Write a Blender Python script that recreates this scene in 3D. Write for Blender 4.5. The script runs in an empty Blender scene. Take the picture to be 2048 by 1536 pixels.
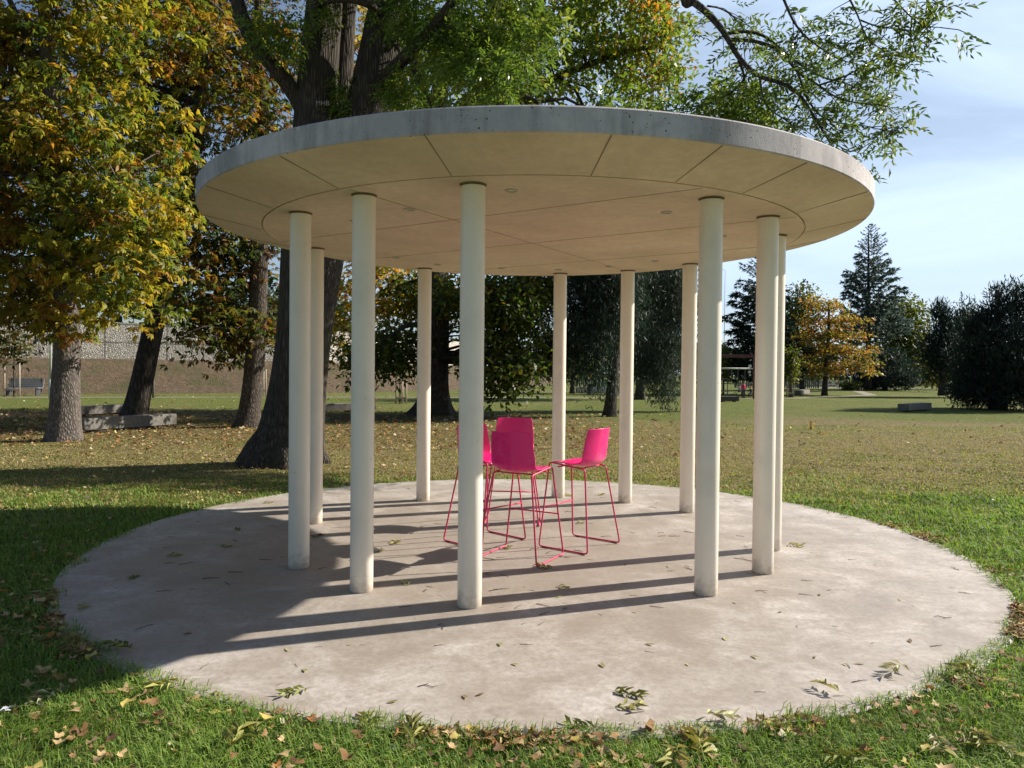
import bpy, math
import numpy as np
from mathutils import Vector, Matrix

S = bpy.context.scene
COL = S.collection
R = math.radians

# ------------------------------------------------------------------ camera
F_PX, PITCH, ROLL, EYE = 1486.0, 0.0159, 0.010, 1.6
W, H = 2048, 1536
cp, sp, cr, sr = math.cos(PITCH), math.sin(PITCH), math.cos(ROLL), math.sin(ROLL)
FWD = Vector((0, cp, -sp)); UPV = Vector((0, sp, cp)); RGT = Vector((1, 0, 0))
right = RGT * cr + UPV * sr
up = -RGT * sr + UPV * cr
cam = bpy.data.cameras.new('camera')
cam.sensor_width = 36.0
cam.lens = 36.0 * F_PX / W
cam.clip_start, cam.clip_end = 0.05, 3000
co = bpy.data.objects.new('camera', cam)
m = Matrix.Identity(4)
for i in range(3):
    m[i][0], m[i][1], m[i][2] = right[i], up[i], -FWD[i]
m[2][3] = EYE
co.matrix_world = m
COL.objects.link(co)
S.camera = co

# ------------------------------------------------------------------ light
SUN_AZ, SUN_EL = R(20.3), R(31.5)          # azimuth from +X towards +Y
world = bpy.data.worlds.new('World'); S.world = world
world.use_nodes = True
wn, wl = world.node_tree.nodes, world.node_tree.links
wn.clear()
out = wn.new('ShaderNodeOutputWorld'); bg = wn.new('ShaderNodeBackground')
sky = wn.new('ShaderNodeTexSky'); sky.sky_type = 'NISHITA'; sky.sun_disc = False
sky.sun_elevation = SUN_EL; sky.sun_rotation = R(90) - SUN_AZ
sky.altitude = 250; sky.air_density = 1.0; sky.dust_density = 0.7; sky.ozone_density = 1.6
tc = wn.new('ShaderNodeTexCoord')
mp = wn.new('ShaderNodeMapping'); mp.inputs['Scale'].default_value = (1.0, 2.2, 5.0)
mp.inputs['Rotation'].default_value = (0.3, 0.5, 0.6)
nz = wn.new('ShaderNodeTexNoise'); nz.inputs['Scale'].default_value = 1.5
nz.inputs['Detail'].default_value = 6; nz.inputs['Roughness'].default_value = 0.55; nz.inputs['Distortion'].default_value = 0.5
rp = wn.new('ShaderNodeValToRGB')
rp.color_ramp.elements[0].position = 0.36; rp.color_ramp.elements[0].color = (0.40, 0.40, 0.40, 1)
rp.color_ramp.elements[1].position = 0.66; rp.color_ramp.elements[1].color = (0.92, 0.92, 0.92, 1)
dt = wn.new('ShaderNodeVectorMath'); dt.operation = 'DOT_PRODUCT'; dt.inputs[1].default_value = (0.62, 0.78, 0.0)
mr = wn.new('ShaderNodeMapRange'); mr.interpolation_type = 'SMOOTHSTEP'
mr.inputs['From Min'].default_value = 0.35; mr.inputs['From Max'].default_value = 0.98
mr.inputs['To Min'].default_value = 0.05; mr.inputs['To Max'].default_value = 1.0
mu = wn.new('ShaderNodeMath'); mu.operation = 'MULTIPLY'
mx = wn.new('ShaderNodeMix'); mx.data_type = 'RGBA'
mx.inputs['B'].default_value = (8.9, 11.0, 13.9, 1)
wl.new(tc.outputs['Generated'], mp.inputs['Vector']); wl.new(mp.outputs['Vector'], nz.inputs['Vector'])
wl.new(nz.outputs['Fac'], rp.inputs['Fac']); wl.new(tc.outputs['Generated'], dt.inputs[0]); wl.new(dt.outputs['Value'], mr.inputs['Value'])
wl.new(rp.outputs['Color'], mu.inputs[0]); wl.new(mr.outputs['Result'], mu.inputs[1]); wl.new(mu.outputs[0], mx.inputs['Factor'])
wl.new(sky.outputs['Color'], mx.inputs['A']); wl.new(mx.outputs['Result'], bg.inputs['Color'])
bg.inputs['Strength'].default_value = 0.055
wl.new(bg.outputs['Background'], out.inputs['Surface'])

sun = bpy.data.lights.new('sun', 'SUN'); sun.energy = 5.0; sun.angle = R(0.53); sun.color = (1.0, 0.91, 0.78)
so = bpy.data.objects.new('sun', sun)
sd = Vector((math.cos(SUN_EL) * math.cos(SUN_AZ), math.cos(SUN_EL) * math.sin(SUN_AZ), math.sin(SUN_EL)))
so.rotation_euler = sd.to_track_quat('Z', 'Y').to_euler()
so.location = (30, 10, 30)
COL.objects.link(so)
S.view_settings.view_transform = 'Standard'
S.view_settings.look = 'None'
S.view_settings.exposure = 0.80
S.view_settings.gamma = 1.0
try:
    S.cycles.max_bounces = 7
    S.cycles.transparent_max_bounces = 8
    S.cycles.sample_clamp_indirect = 6
except Exception:
    pass

# ------------------------------------------------------------------ helpers
def ray(x, y):
    dx, dy = x - W / 2, y - H / 2
    v = right * (dx / F_PX) - up * (dy / F_PX) + FWD
    return v

def gp(x, y, z=0.0):                        # a place on the ground, read off the photograph
    r = ray(x, y); t = (z - EYE) / r.z
    return np.array([r.x * t, r.y * t, z])

def at(x, y, Y):                            # a place at a known distance
    r = ray(x, y); t = Y / r.y
    return np.array([r.x * t, Y, EYE + r.z * t])

def tag(o, label=None, cat=None, group=None, kind=None):
    if label: o['label'] = label
    if cat: o['category'] = cat
    if group: o['group'] = group
    if kind: o['kind'] = kind
    return o

def empty(name, loc, label, cat, group=None, rz=0.0):
    o = bpy.data.objects.new(name, None); COL.objects.link(o)
    o.location = tuple(float(c) for c in loc); o.rotation_euler = (0, 0, rz)
    o.empty_display_size = 0.2
    return tag(o, label, cat, group)

class MB:
    """Collects vertices and faces of one mesh."""
    def __init__(s):
        s.v, s.f, s.n, s.mi = [], [], 0, []
    def add(s, v, f, mi=0):
        v = np.asarray(v, float)
        s.v.append(v); s.f += [tuple(i + s.n for i in q) for q in f]; s.mi += [mi] * len(f)
        s.n += len(v)
        return s
    def box(s, c, size, rz=0.0, mi=0, rot=None):
        x, y, z = [q / 2 for q in size]
        v = np.array([(-x, -y, -z), (x, -y, -z), (x, y, -z), (-x, y, -z), (-x, -y, z), (x, -y, z), (x, y, z), (-x, y, z)])
        if rot is not None:
            v = v @ np.array(rot).T
        c_, s_ = math.cos(rz), math.sin(rz)
        v = np.stack([v[:, 0] * c_ - v[:, 1] * s_, v[:, 0] * s_ + v[:, 1] * c_, v[:, 2]], 1) + np.array(c)
        return s.add(v, [(3, 2, 1, 0), (4, 5, 6, 7), (0, 1, 5, 4), (1, 2, 6, 5), (2, 3, 7, 6), (3, 0, 4, 7)], mi)
    def tube(s, pts, rad, n=8, mi=0, caps=True, ridge=None):
        pts = np.asarray(pts, float); k = len(pts)
        rad = np.broadcast_to(np.asarray(rad, float), (k,))
        tg = np.gradient(pts, axis=0)
        tg /= np.linalg.norm(tg, axis=1)[:, None] + 1e-9
        a = np.cross(tg[0], [0, 0, 1.0])
        if np.linalg.norm(a) < 1e-2:
            a = np.cross(tg[0], [0, 1.0, 0])
        vs = []
        ang = np.linspace(0, 2 * np.pi, n, endpoint=False)
        for i in range(k):
            a = a - tg[i] * a.dot(tg[i]); a /= np.linalg.norm(a) + 1e-9
            b = np.cross(tg[i], a)
            rr = np.full(n, rad[i])
            if ridge is not None:
                rr = rr * ridge(i, ang)
            vs.append(pts[i] + (np.cos(ang) * rr)[:, None] * a + (np.sin(ang) * rr)[:, None] * b)
        f = []
        for i in range(k - 1):
            for j in range(n):
                j2 = (j + 1) % n
                f.append((i * n + j, i * n + j2, (i + 1) * n + j2, (i + 1) * n + j))
        if caps:
            f.append(tuple(range(n - 1, -1, -1))); f.append(tuple((k - 1) * n + j for j in range(n)))
        return s.add(np.concatenate(vs), f, mi)
    def lathe(s, prof, n=64, mi=0, c=(0, 0, 0)):
        ang = np.linspace(0, 2 * np.pi, n, endpoint=False)
        vs = np.concatenate([np.stack([np.cos(ang) * r, np.sin(ang) * r, np.full(n, z)], 1) for r, z in prof]) + np.array(c)
        f = []
        for i in range(len(prof) - 1):
            for j in range(n):
                j2 = (j + 1) % n
                f.append((i * n + j, i * n + j2, (i + 1) * n + j2, (i + 1) * n + j))
        return s.add(vs, f, mi)
    def build(s, name, mats, parent=None, smooth=False, bevel=0.0):
        v = np.concatenate(s.v)
        if parent is not None:
            v = v - np.array(parent_origin(parent))
        me = bpy.data.meshes.new(name)
        me.from_pydata([tuple(q) for q in v], [], s.f)
        for mt in (mats if isinstance(mats, (list, tuple)) else [mats]):
            me.materials.append(mt)
        me.polygons.foreach_set('material_index', s.mi)
        me.polygons.foreach_set('use_smooth', [smooth] * len(s.f))
        me.update()
        o = bpy.data.objects.new(name, me); COL.objects.link(o)
        if parent is not None:
            o.parent = parent
        if bevel:
            b = o.modifiers.new('bevel', 'BEVEL'); b.width = bevel; b.segments = 2; b.limit_method = 'ANGLE'
        return o

def parent_origin(p):
    o = np.array(p.location)
    while p.parent is not None:
        p = p.parent; o = o + np.array(p.location)
    return o

def fast_mesh(name, v, faces, mat, col=None, parent=None, smooth=False):
    """v (N,3); faces (M,k) of one size; col (N,3) point colours."""
    if parent is not None:
        v = v - np.array(parent_origin(parent))
    me = bpy.data.meshes.new(name)
    k = faces.shape[1]
    me.vertices.add(len(v)); me.vertices.foreach_set('co', v.astype(np.float32).ravel())
    me.loops.add(faces.size); me.loops.foreach_set('vertex_index', faces.astype(np.int32).ravel())
    me.polygons.add(len(faces))
    me.polygons.foreach_set('loop_start', np.arange(0, faces.size, k, dtype=np.int32))
    me.polygons.foreach_set('loop_total', np.full(len(faces), k, dtype=np.int32))
    if smooth:
        me.polygons.foreach_set('use_smooth', np.ones(len(faces), dtype=bool))
    if col is not None:
        at_ = me.color_attributes.new('tint', 'FLOAT_COLOR', 'POINT')
        c4 = np.concatenate([col, np.ones((len(col), 1))], 1).astype(np.float32)
        at_.data.foreach_set('color', c4.ravel())
    me.update(calc_edges=True)
    me.materials.append(mat)
    o = bpy.data.objects.new(name, me); COL.objects.link(o)
    if parent is not None:
        o.parent = parent
    return o

def copy_tree(o, parent=None):
    c = o.copy(); COL.objects.link(c)
    if parent is not None:
        c.parent = parent
    for ch in [q for q in bpy.data.objects if q.parent == o]:
        copy_tree(ch, c)
    return c

# ------------------------------------------------------------------ materials
class NT:
    def __init__(s, name):
        s.m = bpy.data.materials.new(name); s.m.use_nodes = True
        s.t = s.m.node_tree; s.n, s.l = s.t.nodes, s.t.links
        s.b = s.n['Principled BSDF']; s.o = s.n['Material Output']
    def new(s, t, **kw):
        q = s.n.new('ShaderNode' + t)
        for k, v in kw.items():
            setattr(q, k, v)
        return q
    def put(s, sock, v):
        if hasattr(v, 'is_output') or isinstance(v, bpy.types.NodeSocket):
            s.l.new(v, sock)
        else:
            sock.default_value = v
    def coord(s, which='Object', scale=(1, 1, 1), rot=(0, 0, 0)):
        t = s.new('TexCoord'); mp_ = s.new('Mapping')
        mp_.inputs['Scale'].default_value = scale; mp_.inputs['Rotation'].default_value = rot
        s.l.new(t.outputs[which], mp_.inputs['Vector'])
        return mp_.outputs['Vector']
    def noise(s, vec, scale, detail=4, rough=0.55, dist=0.0):
        q = s.new('TexNoise'); s.l.new(vec, q.inputs['Vector'])
        q.inputs['Scale'].default_value = scale; q.inputs['Detail'].default_value = detail
        q.inputs['Roughness'].default_value = rough; q.inputs['Distortion'].default_value = dist
        return q.outputs['Fac']
    def voro(s, vec, scale, feature='F1'):
        q = s.new('TexVoronoi', feature=feature); s.l.new(vec, q.inputs['Vector']); q.inputs['Scale'].default_value = scale
        return q
    def ramp(s, fac, stops):
        q = s.new('ValToRGB'); s.l.new(fac, q.inputs['Fac']); e = q.color_ramp.elements
        while len(e) < len(stops):
            e.new(0.5)
        for i, (p_, c_) in enumerate(stops):
            e[i].position = p_; e[i].color = (*(c_ if hasattr(c_, '__len__') else (c_, c_, c_)), 1)
        return q.outputs['Color']
    def mix(s, fac, a, b, mode='MIX'):
        q = s.new('Mix', data_type='RGBA', blend_type=mode)
        s.put(q.inputs['Factor'], fac)
        for k_, v_ in (('A', a), ('B', b)):
            s.put(q.inputs[k_], v_ if isinstance(v_, bpy.types.NodeSocket) else (*v_, 1))
        return q.outputs['Result']
    def math(s, op, a, b=0.0):
        q = s.new('Math', operation=op); s.put(q.inputs[0], a); s.put(q.inputs[1], b)
        return q.outputs[0]
    def bump(s, h, strength=0.3, dist=0.02):
        q = s.new('Bump'); q.inputs['Strength'].default_value = strength; q.inputs['Distance'].default_value = dist
        s.l.new(h, q.inputs['Height']); s.l.new(q.outputs['Normal'], s.b.inputs['Normal'])
        return q
    def color(s, c): s.put(s.b.inputs['Base Color'], c if isinstance(c, bpy.types.NodeSocket) else (*c, 1)); return s
    def rough(s, r): s.put(s.b.inputs['Roughness'], r); return s

def plain(name, c, rough=0.6, metal=0.0, var=0.25, scale=8.0):
    t = NT(name); v = t.coord()
    n = t.noise(v, scale, 5)
    d = tuple(q * (1 - var) for q in c)
    t.color(t.mix(n, d, c)).rough(rough)
    t.b.inputs['Metallic'].default_value = metal
    t.bump(n, 0.15, 0.01)
    return t.m

def leaf_mat(name, trans=0.4, rough=0.5, boost=(1.35, 1.3, 0.7)):
    t = NT(name)
    a = t.new('Attribute', attribute_name='tint')
    t.color(a.outputs['Color']).rough(rough)
    t.b.inputs['Specular IOR Level'].default_value = 0.35
    tr = t.new('BsdfTranslucent')
    t.l.new(t.mix(1.0, a.outputs['Color'], boost, 'MULTIPLY'), tr.inputs['Color'])
    ms = t.new('MixShader'); ms.inputs['Fac'].default_value = trans
    t.l.new(t.b.outputs['BSDF'], ms.inputs[1]); t.l.new(tr.outputs['BSDF'], ms.inputs[2])
    t.l.new(ms.outputs['Shader'], t.o.inputs['Surface'])
    return t.m

def bark_mat(name, c1, c2, scale=9.0, stretch=0.16, bump=0.8, moss=None):
    t = NT(name); v = t.coord(scale=(1, 1, stretch))
    n = t.noise(v, scale, 6, 0.65, 0.6)
    w_ = t.voro(v, scale * 1.6, 'DISTANCE_TO_EDGE').outputs['Distance']
    h = t.math('ADD', t.math('MULTIPLY', n, 0.6), t.math('MINIMUM', w_, 0.35))
    c = t.ramp(h, [(0.25, tuple(q * 0.35 for q in c1)), (0.5, c1), (0.75, c2)])
    big = t.noise(t.coord(), 1.3, 3)
    c = t.mix(t.ramp(big, [(0.45, 0.0), (0.7, 0.6)]), c, moss if moss else tuple(q * 0.7 for q in c1))
    t.color(c).rough(0.9)
    t.b.inputs['Specular IOR Level'].default_value = 0.2
    t.bump(h, bump, 0.05)
    return t.m

# concrete of the roof: fascia, soffit
def concrete(name, base, dark, pits=False, warm=None, streak=False):
    t = NT(name); v = t.coord()
    n1 = t.noise(v, 0.9, 6, 0.6, 0.4); n2 = t.noise(v, 14, 6, 0.7); n3 = t.noise(v, 90, 3, 0.6)
    c = t.mix(t.ramp(n1, [(0.32, 0.0), (0.68, 1.0)]), dark, base)
    c = t.mix(t.ramp(n2, [(0.35, 0.35), (0.65, 0.0)]), c, tuple(q * 0.72 for q in dark))
    if streak:
        vs = t.coord(scale=(1, 1, 0.12)); ns = t.noise(vs, 7, 5, 0.7)
        c = t.mix(t.ramp(ns, [(0.50, 0.0), (0.70, 0.7)]), c, tuple(q * 0.5 for q in dark))
        nb_ = t.noise(t.coord(scale=(1, 1, 0.6)), 2.2, 6, 0.7, 0.6)
        c = t.mix(t.ramp(nb_, [(0.50, 0.0), (0.68, 0.7)]), c, tuple(q * 0.6 for q in dark))
    h = n3
    if pits:
        vv = t.voro(v, 46); d = vv.outputs['Distance']
        sep = t.new('SeparateColor'); t.l.new(vv.outputs['Color'], sep.inputs[0])
        rsel = t.math('MULTIPLY', t.math('GREATER_THAN', sep.outputs[0], 0.35), t.math('MULTIPLY', t.math('POWER', sep.outputs[1], 2.0), 0.34))
        clump = t.ramp(t.noise(v, 1.7, 2), [(0.36, 0.25), (0.58, 1.0)])
        rsel = t.math('MULTIPLY', rsel, clump)
        pit = t.math('LESS_THAN', d, rsel)
        c = t.mix(t.math('MULTIPLY', pit, 0.85), c, (0.045, 0.04, 0.04))
        h = t.math('SUBTRACT', n3, pit)
    t.color(c).rough(0.85)
    t.bump(h, 0.25, 0.006)
    return t.m

def pad_mat():
    t = NT('weathered_concrete'); v = t.coord()
    n0 = t.noise(v, 0.35, 5, 0.6, 0.8); n1 = t.noise(v, 1.6, 7, 0.65, 0.8); n2 = t.noise(v, 10, 6, 0.7); n3 = t.noise(v, 120, 3, 0.7)
    vs = t.coord(scale=(0.5, 2.2, 1), rot=(0, 0, 0.3)); n4 = t.noise(vs, 2.4, 6, 0.7, 1.0)
    c = t.mix(t.ramp(n0, [(0.35, 0.0), (0.65, 1.0)]), (0.40, 0.355, 0.315), (0.52, 0.475, 0.435))
    c = t.mix(t.ramp(n1, [(0.46, 0.0), (0.68, 0.75)]), c, (0.63, 0.595, 0.57))
    c = t.mix(t.ramp(n4, [(0.54, 0.0), (0.76, 0.5)]), c, (0.28, 0.235, 0.20))
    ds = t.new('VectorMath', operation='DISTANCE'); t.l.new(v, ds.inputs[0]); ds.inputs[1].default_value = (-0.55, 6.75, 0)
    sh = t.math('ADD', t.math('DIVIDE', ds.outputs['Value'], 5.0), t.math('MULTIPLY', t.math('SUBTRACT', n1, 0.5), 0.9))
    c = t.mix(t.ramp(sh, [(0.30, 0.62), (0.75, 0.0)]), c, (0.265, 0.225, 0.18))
    c = t.mix(t.ramp(t.noise(v, 4.5, 5, 0.7), [(0.56, 0.0), (0.72, 0.55)]), c, (0.25, 0.205, 0.165))
    c = t.mix(t.ramp(n2, [(0.5, 0.0), (0.75, 0.5)]), c, (0.25, 0.215, 0.195))
    c = t.mix(t.ramp(n3, [(0.58, 0.0), (0.72, 0.4)]), c, (0.2, 0.17, 0.15))
    n5 = t.noise(v, 28, 8, 0.75, 0.4); n6 = t.noise(v, 3.2, 8, 0.72, 0.6)
    c = t.mix(t.ramp(n5, [(0.40, 0.40), (0.56, 0.0)]), c, (0.22, 0.185, 0.155))
    c = t.mix(t.ramp(n6, [(0.40, 0.45), (0.55, 0.0)]), c, (0.27, 0.225, 0.19))
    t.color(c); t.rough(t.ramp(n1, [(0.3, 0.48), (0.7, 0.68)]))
    t.bump(t.math('ADD', t.math('MULTIPLY', n3, 0.5), n2), 0.12, 0.006)
    return t.m

def lawn_mat():
    t = NT('lawn_turf'); v = t.coord()
    a = t.noise(v, 0.12, 5, 0.6, 0.6); b = t.noise(v, 0.9, 6, 0.65, 0.5); c_ = t.noise(v, 7, 6, 0.7); d = t.noise(v, 60, 4, 0.75)
    green = t.mix(b, (0.115, 0.16, 0.034), (0.225, 0.255, 0.068))
    dry = t.mix(b, (0.27, 0.205, 0.11), (0.38, 0.295, 0.165))
    # drier turf in the open middle of the lawn
    sep = t.new('SeparateXYZ'); t.l.new(v, sep.inputs[0])
    yy = t.ramp(t.math('DIVIDE', sep.outputs[1], 70.0), [(0.13, 0.0), (0.18, 0.45), (0.30, 0.42), (0.40, 0.0)])
    mask = t.ramp(t.math('ADD', a, t.math('SUBTRACT', t.math('ADD', t.math('MULTIPLY', c_, 0.5), t.math('MULTIPLY', yy, 0.9)), 0.34)), [(0.42, 0.0), (0.75, 1.0)])
    col = t.mix(mask, green, dry)
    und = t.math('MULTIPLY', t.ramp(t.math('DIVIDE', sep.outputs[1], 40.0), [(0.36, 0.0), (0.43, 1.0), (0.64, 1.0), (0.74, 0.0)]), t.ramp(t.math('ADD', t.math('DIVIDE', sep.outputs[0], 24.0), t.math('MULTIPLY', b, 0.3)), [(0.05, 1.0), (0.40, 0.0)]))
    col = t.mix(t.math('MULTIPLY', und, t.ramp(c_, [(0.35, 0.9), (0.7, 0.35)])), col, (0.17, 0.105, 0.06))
    col = t.mix(t.ramp(c_, [(0.4, 0.5), (0.6, 0.0)]), col, (0.06, 0.075, 0.02))
    col = t.mix(t.ramp(d, [(0.35, 0.6), (0.6, 0.0)]), col, (0.05, 0.05, 0.018))
    col = t.mix(t.ramp(d, [(0.62, 0.0), (0.75, 0.5)]), col, (0.33, 0.27, 0.13))
    t.color(col).rough(0.95)
    t.b.inputs['Specular IOR Level'].default_value = 0.1
    t.bump(t.math('ADD', d, c_), 0.8, 0.05)
    return t.m

def slope_mat():
    t = NT('dry_slope_grass'); v = t.coord()
    a = t.noise(v, 0.5, 5); b = t.noise(v, 3.5, 6, 0.7); c_ = t.noise(v, 16, 4, 0.7)
    col = t.mix(t.ramp(b, [(0.3, 0.0), (0.7, 1.0)]), (0.13, 0.09, 0.05), (0.33, 0.235, 0.15))
    col = t.mix(t.ramp(a, [(0.5, 0.0), (0.68, 0.8)]), col, (0.12, 0.135, 0.04))
    col = t.mix(t.ramp(c_, [(0.35, 0.6), (0.6, 0.0)]), col, (0.07, 0.06, 0.03))
    t.color(col).rough(0.95); t.bump(t.math('ADD', b, c_), 1.0, 0.45)
    return t.m

def gabion_mat():
    t = NT('gabion_stone'); v = t.coord()
    q = t.voro(v, 8.5); e = t.voro(v, 8.5, 'DISTANCE_TO_EDGE').outputs['Distance']
    sep = t.new('SeparateColor'); t.l.new(q.outputs['Color'], sep.inputs[0])
    c = t.mix(sep.outputs[0], (0.40, 0.37, 0.32), (0.68, 0.64, 0.57))
    c = t.mix(t.ramp(e, [(0.02, 1.0), (0.08, 0.0)]), c, (0.24, 0.22, 0.19))
    t.color(c).rough(0.9); t.bump(e, 0.8, 0.08)
    return t.m

def paint_mat(name, c, rough, dirt=(0.3, 0.28, 0.2), amt=0.18):
    t = NT(name); v = t.coord()
    n = t.noise(v, 3.0, 5, 0.6); n2 = t.noise(v, 60, 3)
    t.color(t.mix(t.ramp(n, [(0.5, 0.0), (0.75, amt)]), c, dirt))
    t.rough(t.ramp(n, [(0.3, rough), (0.7, rough + 0.12)]))
    t.bump(n2, 0.04, 0.002)
    return t.m

def column_mat():
    m_ = paint_mat('cream_column_paint', (0.85, 0.79, 0.69), 0.30)
    t = m_.node_tree; b_ = t.nodes['Principled BSDF']; src = b_.inputs['Base Color'].links[0].from_socket
    tc_ = t.nodes.new('ShaderNodeTexCoord'); sp_ = t.nodes.new('ShaderNodeSeparateXYZ'); t.links.new(tc_.outputs['Object'], sp_.inputs[0])
    nz_ = t.nodes.new('ShaderNodeTexNoise'); nz_.inputs['Scale'].default_value = 22; nz_.inputs['Detail'].default_value = 6; t.links.new(tc_.outputs['Object'], nz_.inputs['Vector'])
    a_ = t.nodes.new('ShaderNodeMath'); a_.operation = 'MULTIPLY'; a_.inputs[1].default_value = 0.30; t.links.new(nz_.outputs['Fac'], a_.inputs[0])
    s_ = t.nodes.new('ShaderNodeMath'); s_.operation = 'SUBTRACT'; t.links.new(a_.outputs[0], s_.inputs[0]); t.links.new(sp_.outputs[2], s_.inputs[1])
    r_ = t.nodes.new('ShaderNodeValToRGB'); r_.color_ramp.elements[0].position = 0.02; r_.color_ramp.elements[0].color = (0, 0, 0, 1); r_.color_ramp.elements[1].position = 0.16; r_.color_ramp.elements[1].color = (0.55, 0.55, 0.55, 1)
    t.links.new(s_.outputs[0], r_.inputs['Fac'])
    mx_ = t.nodes.new('ShaderNodeMix'); mx_.data_type = 'RGBA'; t.links.new(r_.outputs['Color'], mx_.inputs['Factor']); t.links.new(src, mx_.inputs['A']); mx_.inputs['B'].default_value = (0.30, 0.25, 0.19, 1)
    # small dark scuffs
    v_ = t.nodes.new('ShaderNodeTexVoronoi'); v_.inputs['Scale'].default_value = 7; t.links.new(tc_.outputs['Object'], v_.inputs['Vector'])
    l_ = t.nodes.new('ShaderNodeMath'); l_.operation = 'LESS_THAN'; l_.inputs[1].default_value = 0.035; t.links.new(v_.outputs['Distance'], l_.inputs[0])
    m2 = t.nodes.new('ShaderNodeMath'); m2.operation = 'MULTIPLY'; m2.inputs[1].default_value = 0.5; t.links.new(l_.outputs[0], m2.inputs[0])
    mz = t.nodes.new('ShaderNodeMix'); mz.data_type = 'RGBA'; t.links.new(m2.outputs[0], mz.inputs['Factor']); t.links.new(mx_.outputs['Result'], mz.inputs['A']); mz.inputs['B'].default_value = (0.22, 0.19, 0.16, 1)
    t.links.new(mz.outputs['Result'], b_.inputs['Base Color'])
    return m_

def pink_mat(name, region=None):
    t = NT(name); v = t.coord()
    n = t.noise(v, 6, 4)
    c = t.mix(n, (0.78, 0.018, 0.18), (0.85, 0.02, 0.235))
    if region:
        (x0, y0, z0), rad = region
        d = t.new('VectorMath', operation='DISTANCE'); t.l.new(v, d.inputs[0]); d.inputs[1].default_value = (x0, y0, z0)
        near = t.math('LESS_THAN', d.outputs['Value'], rad)
        vs = t.coord(scale=(1, 1.0, 0.5), rot=(0.5, 0.2, 0.3))
        s_ = t.noise(vs, 38, 5, 0.7, 2.5)
        k = t.math('MULTIPLY', near, t.ramp(s_, [(0.60, 0.0), (0.66, 0.8)]))
        c = t.mix(k, c, (0.75, 0.45, 0.5))
    t.color(c); t.rough(t.ramp(n, [(0.3, 0.22), (0.7, 0.34)]))
    t.b.inputs['Specular IOR Level'].default_value = 0.5
    t.bump(t.noise(v, 300, 2), 0.05, 0.001)
    return t.m

def wood_mat(name, c1, c2):
    t = NT(name); v = t.coord(scale=(0.25, 3, 3))
    n = t.noise(v, 6, 6, 0.7, 0.5)
    t.color(t.ramp(n, [(0.25, tuple(q * 0.5 for q in c1)), (0.5, c1), (0.75, c2)])).rough(0.85)
    t.bump(n, 0.4, 0.01)
    return t.m

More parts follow.
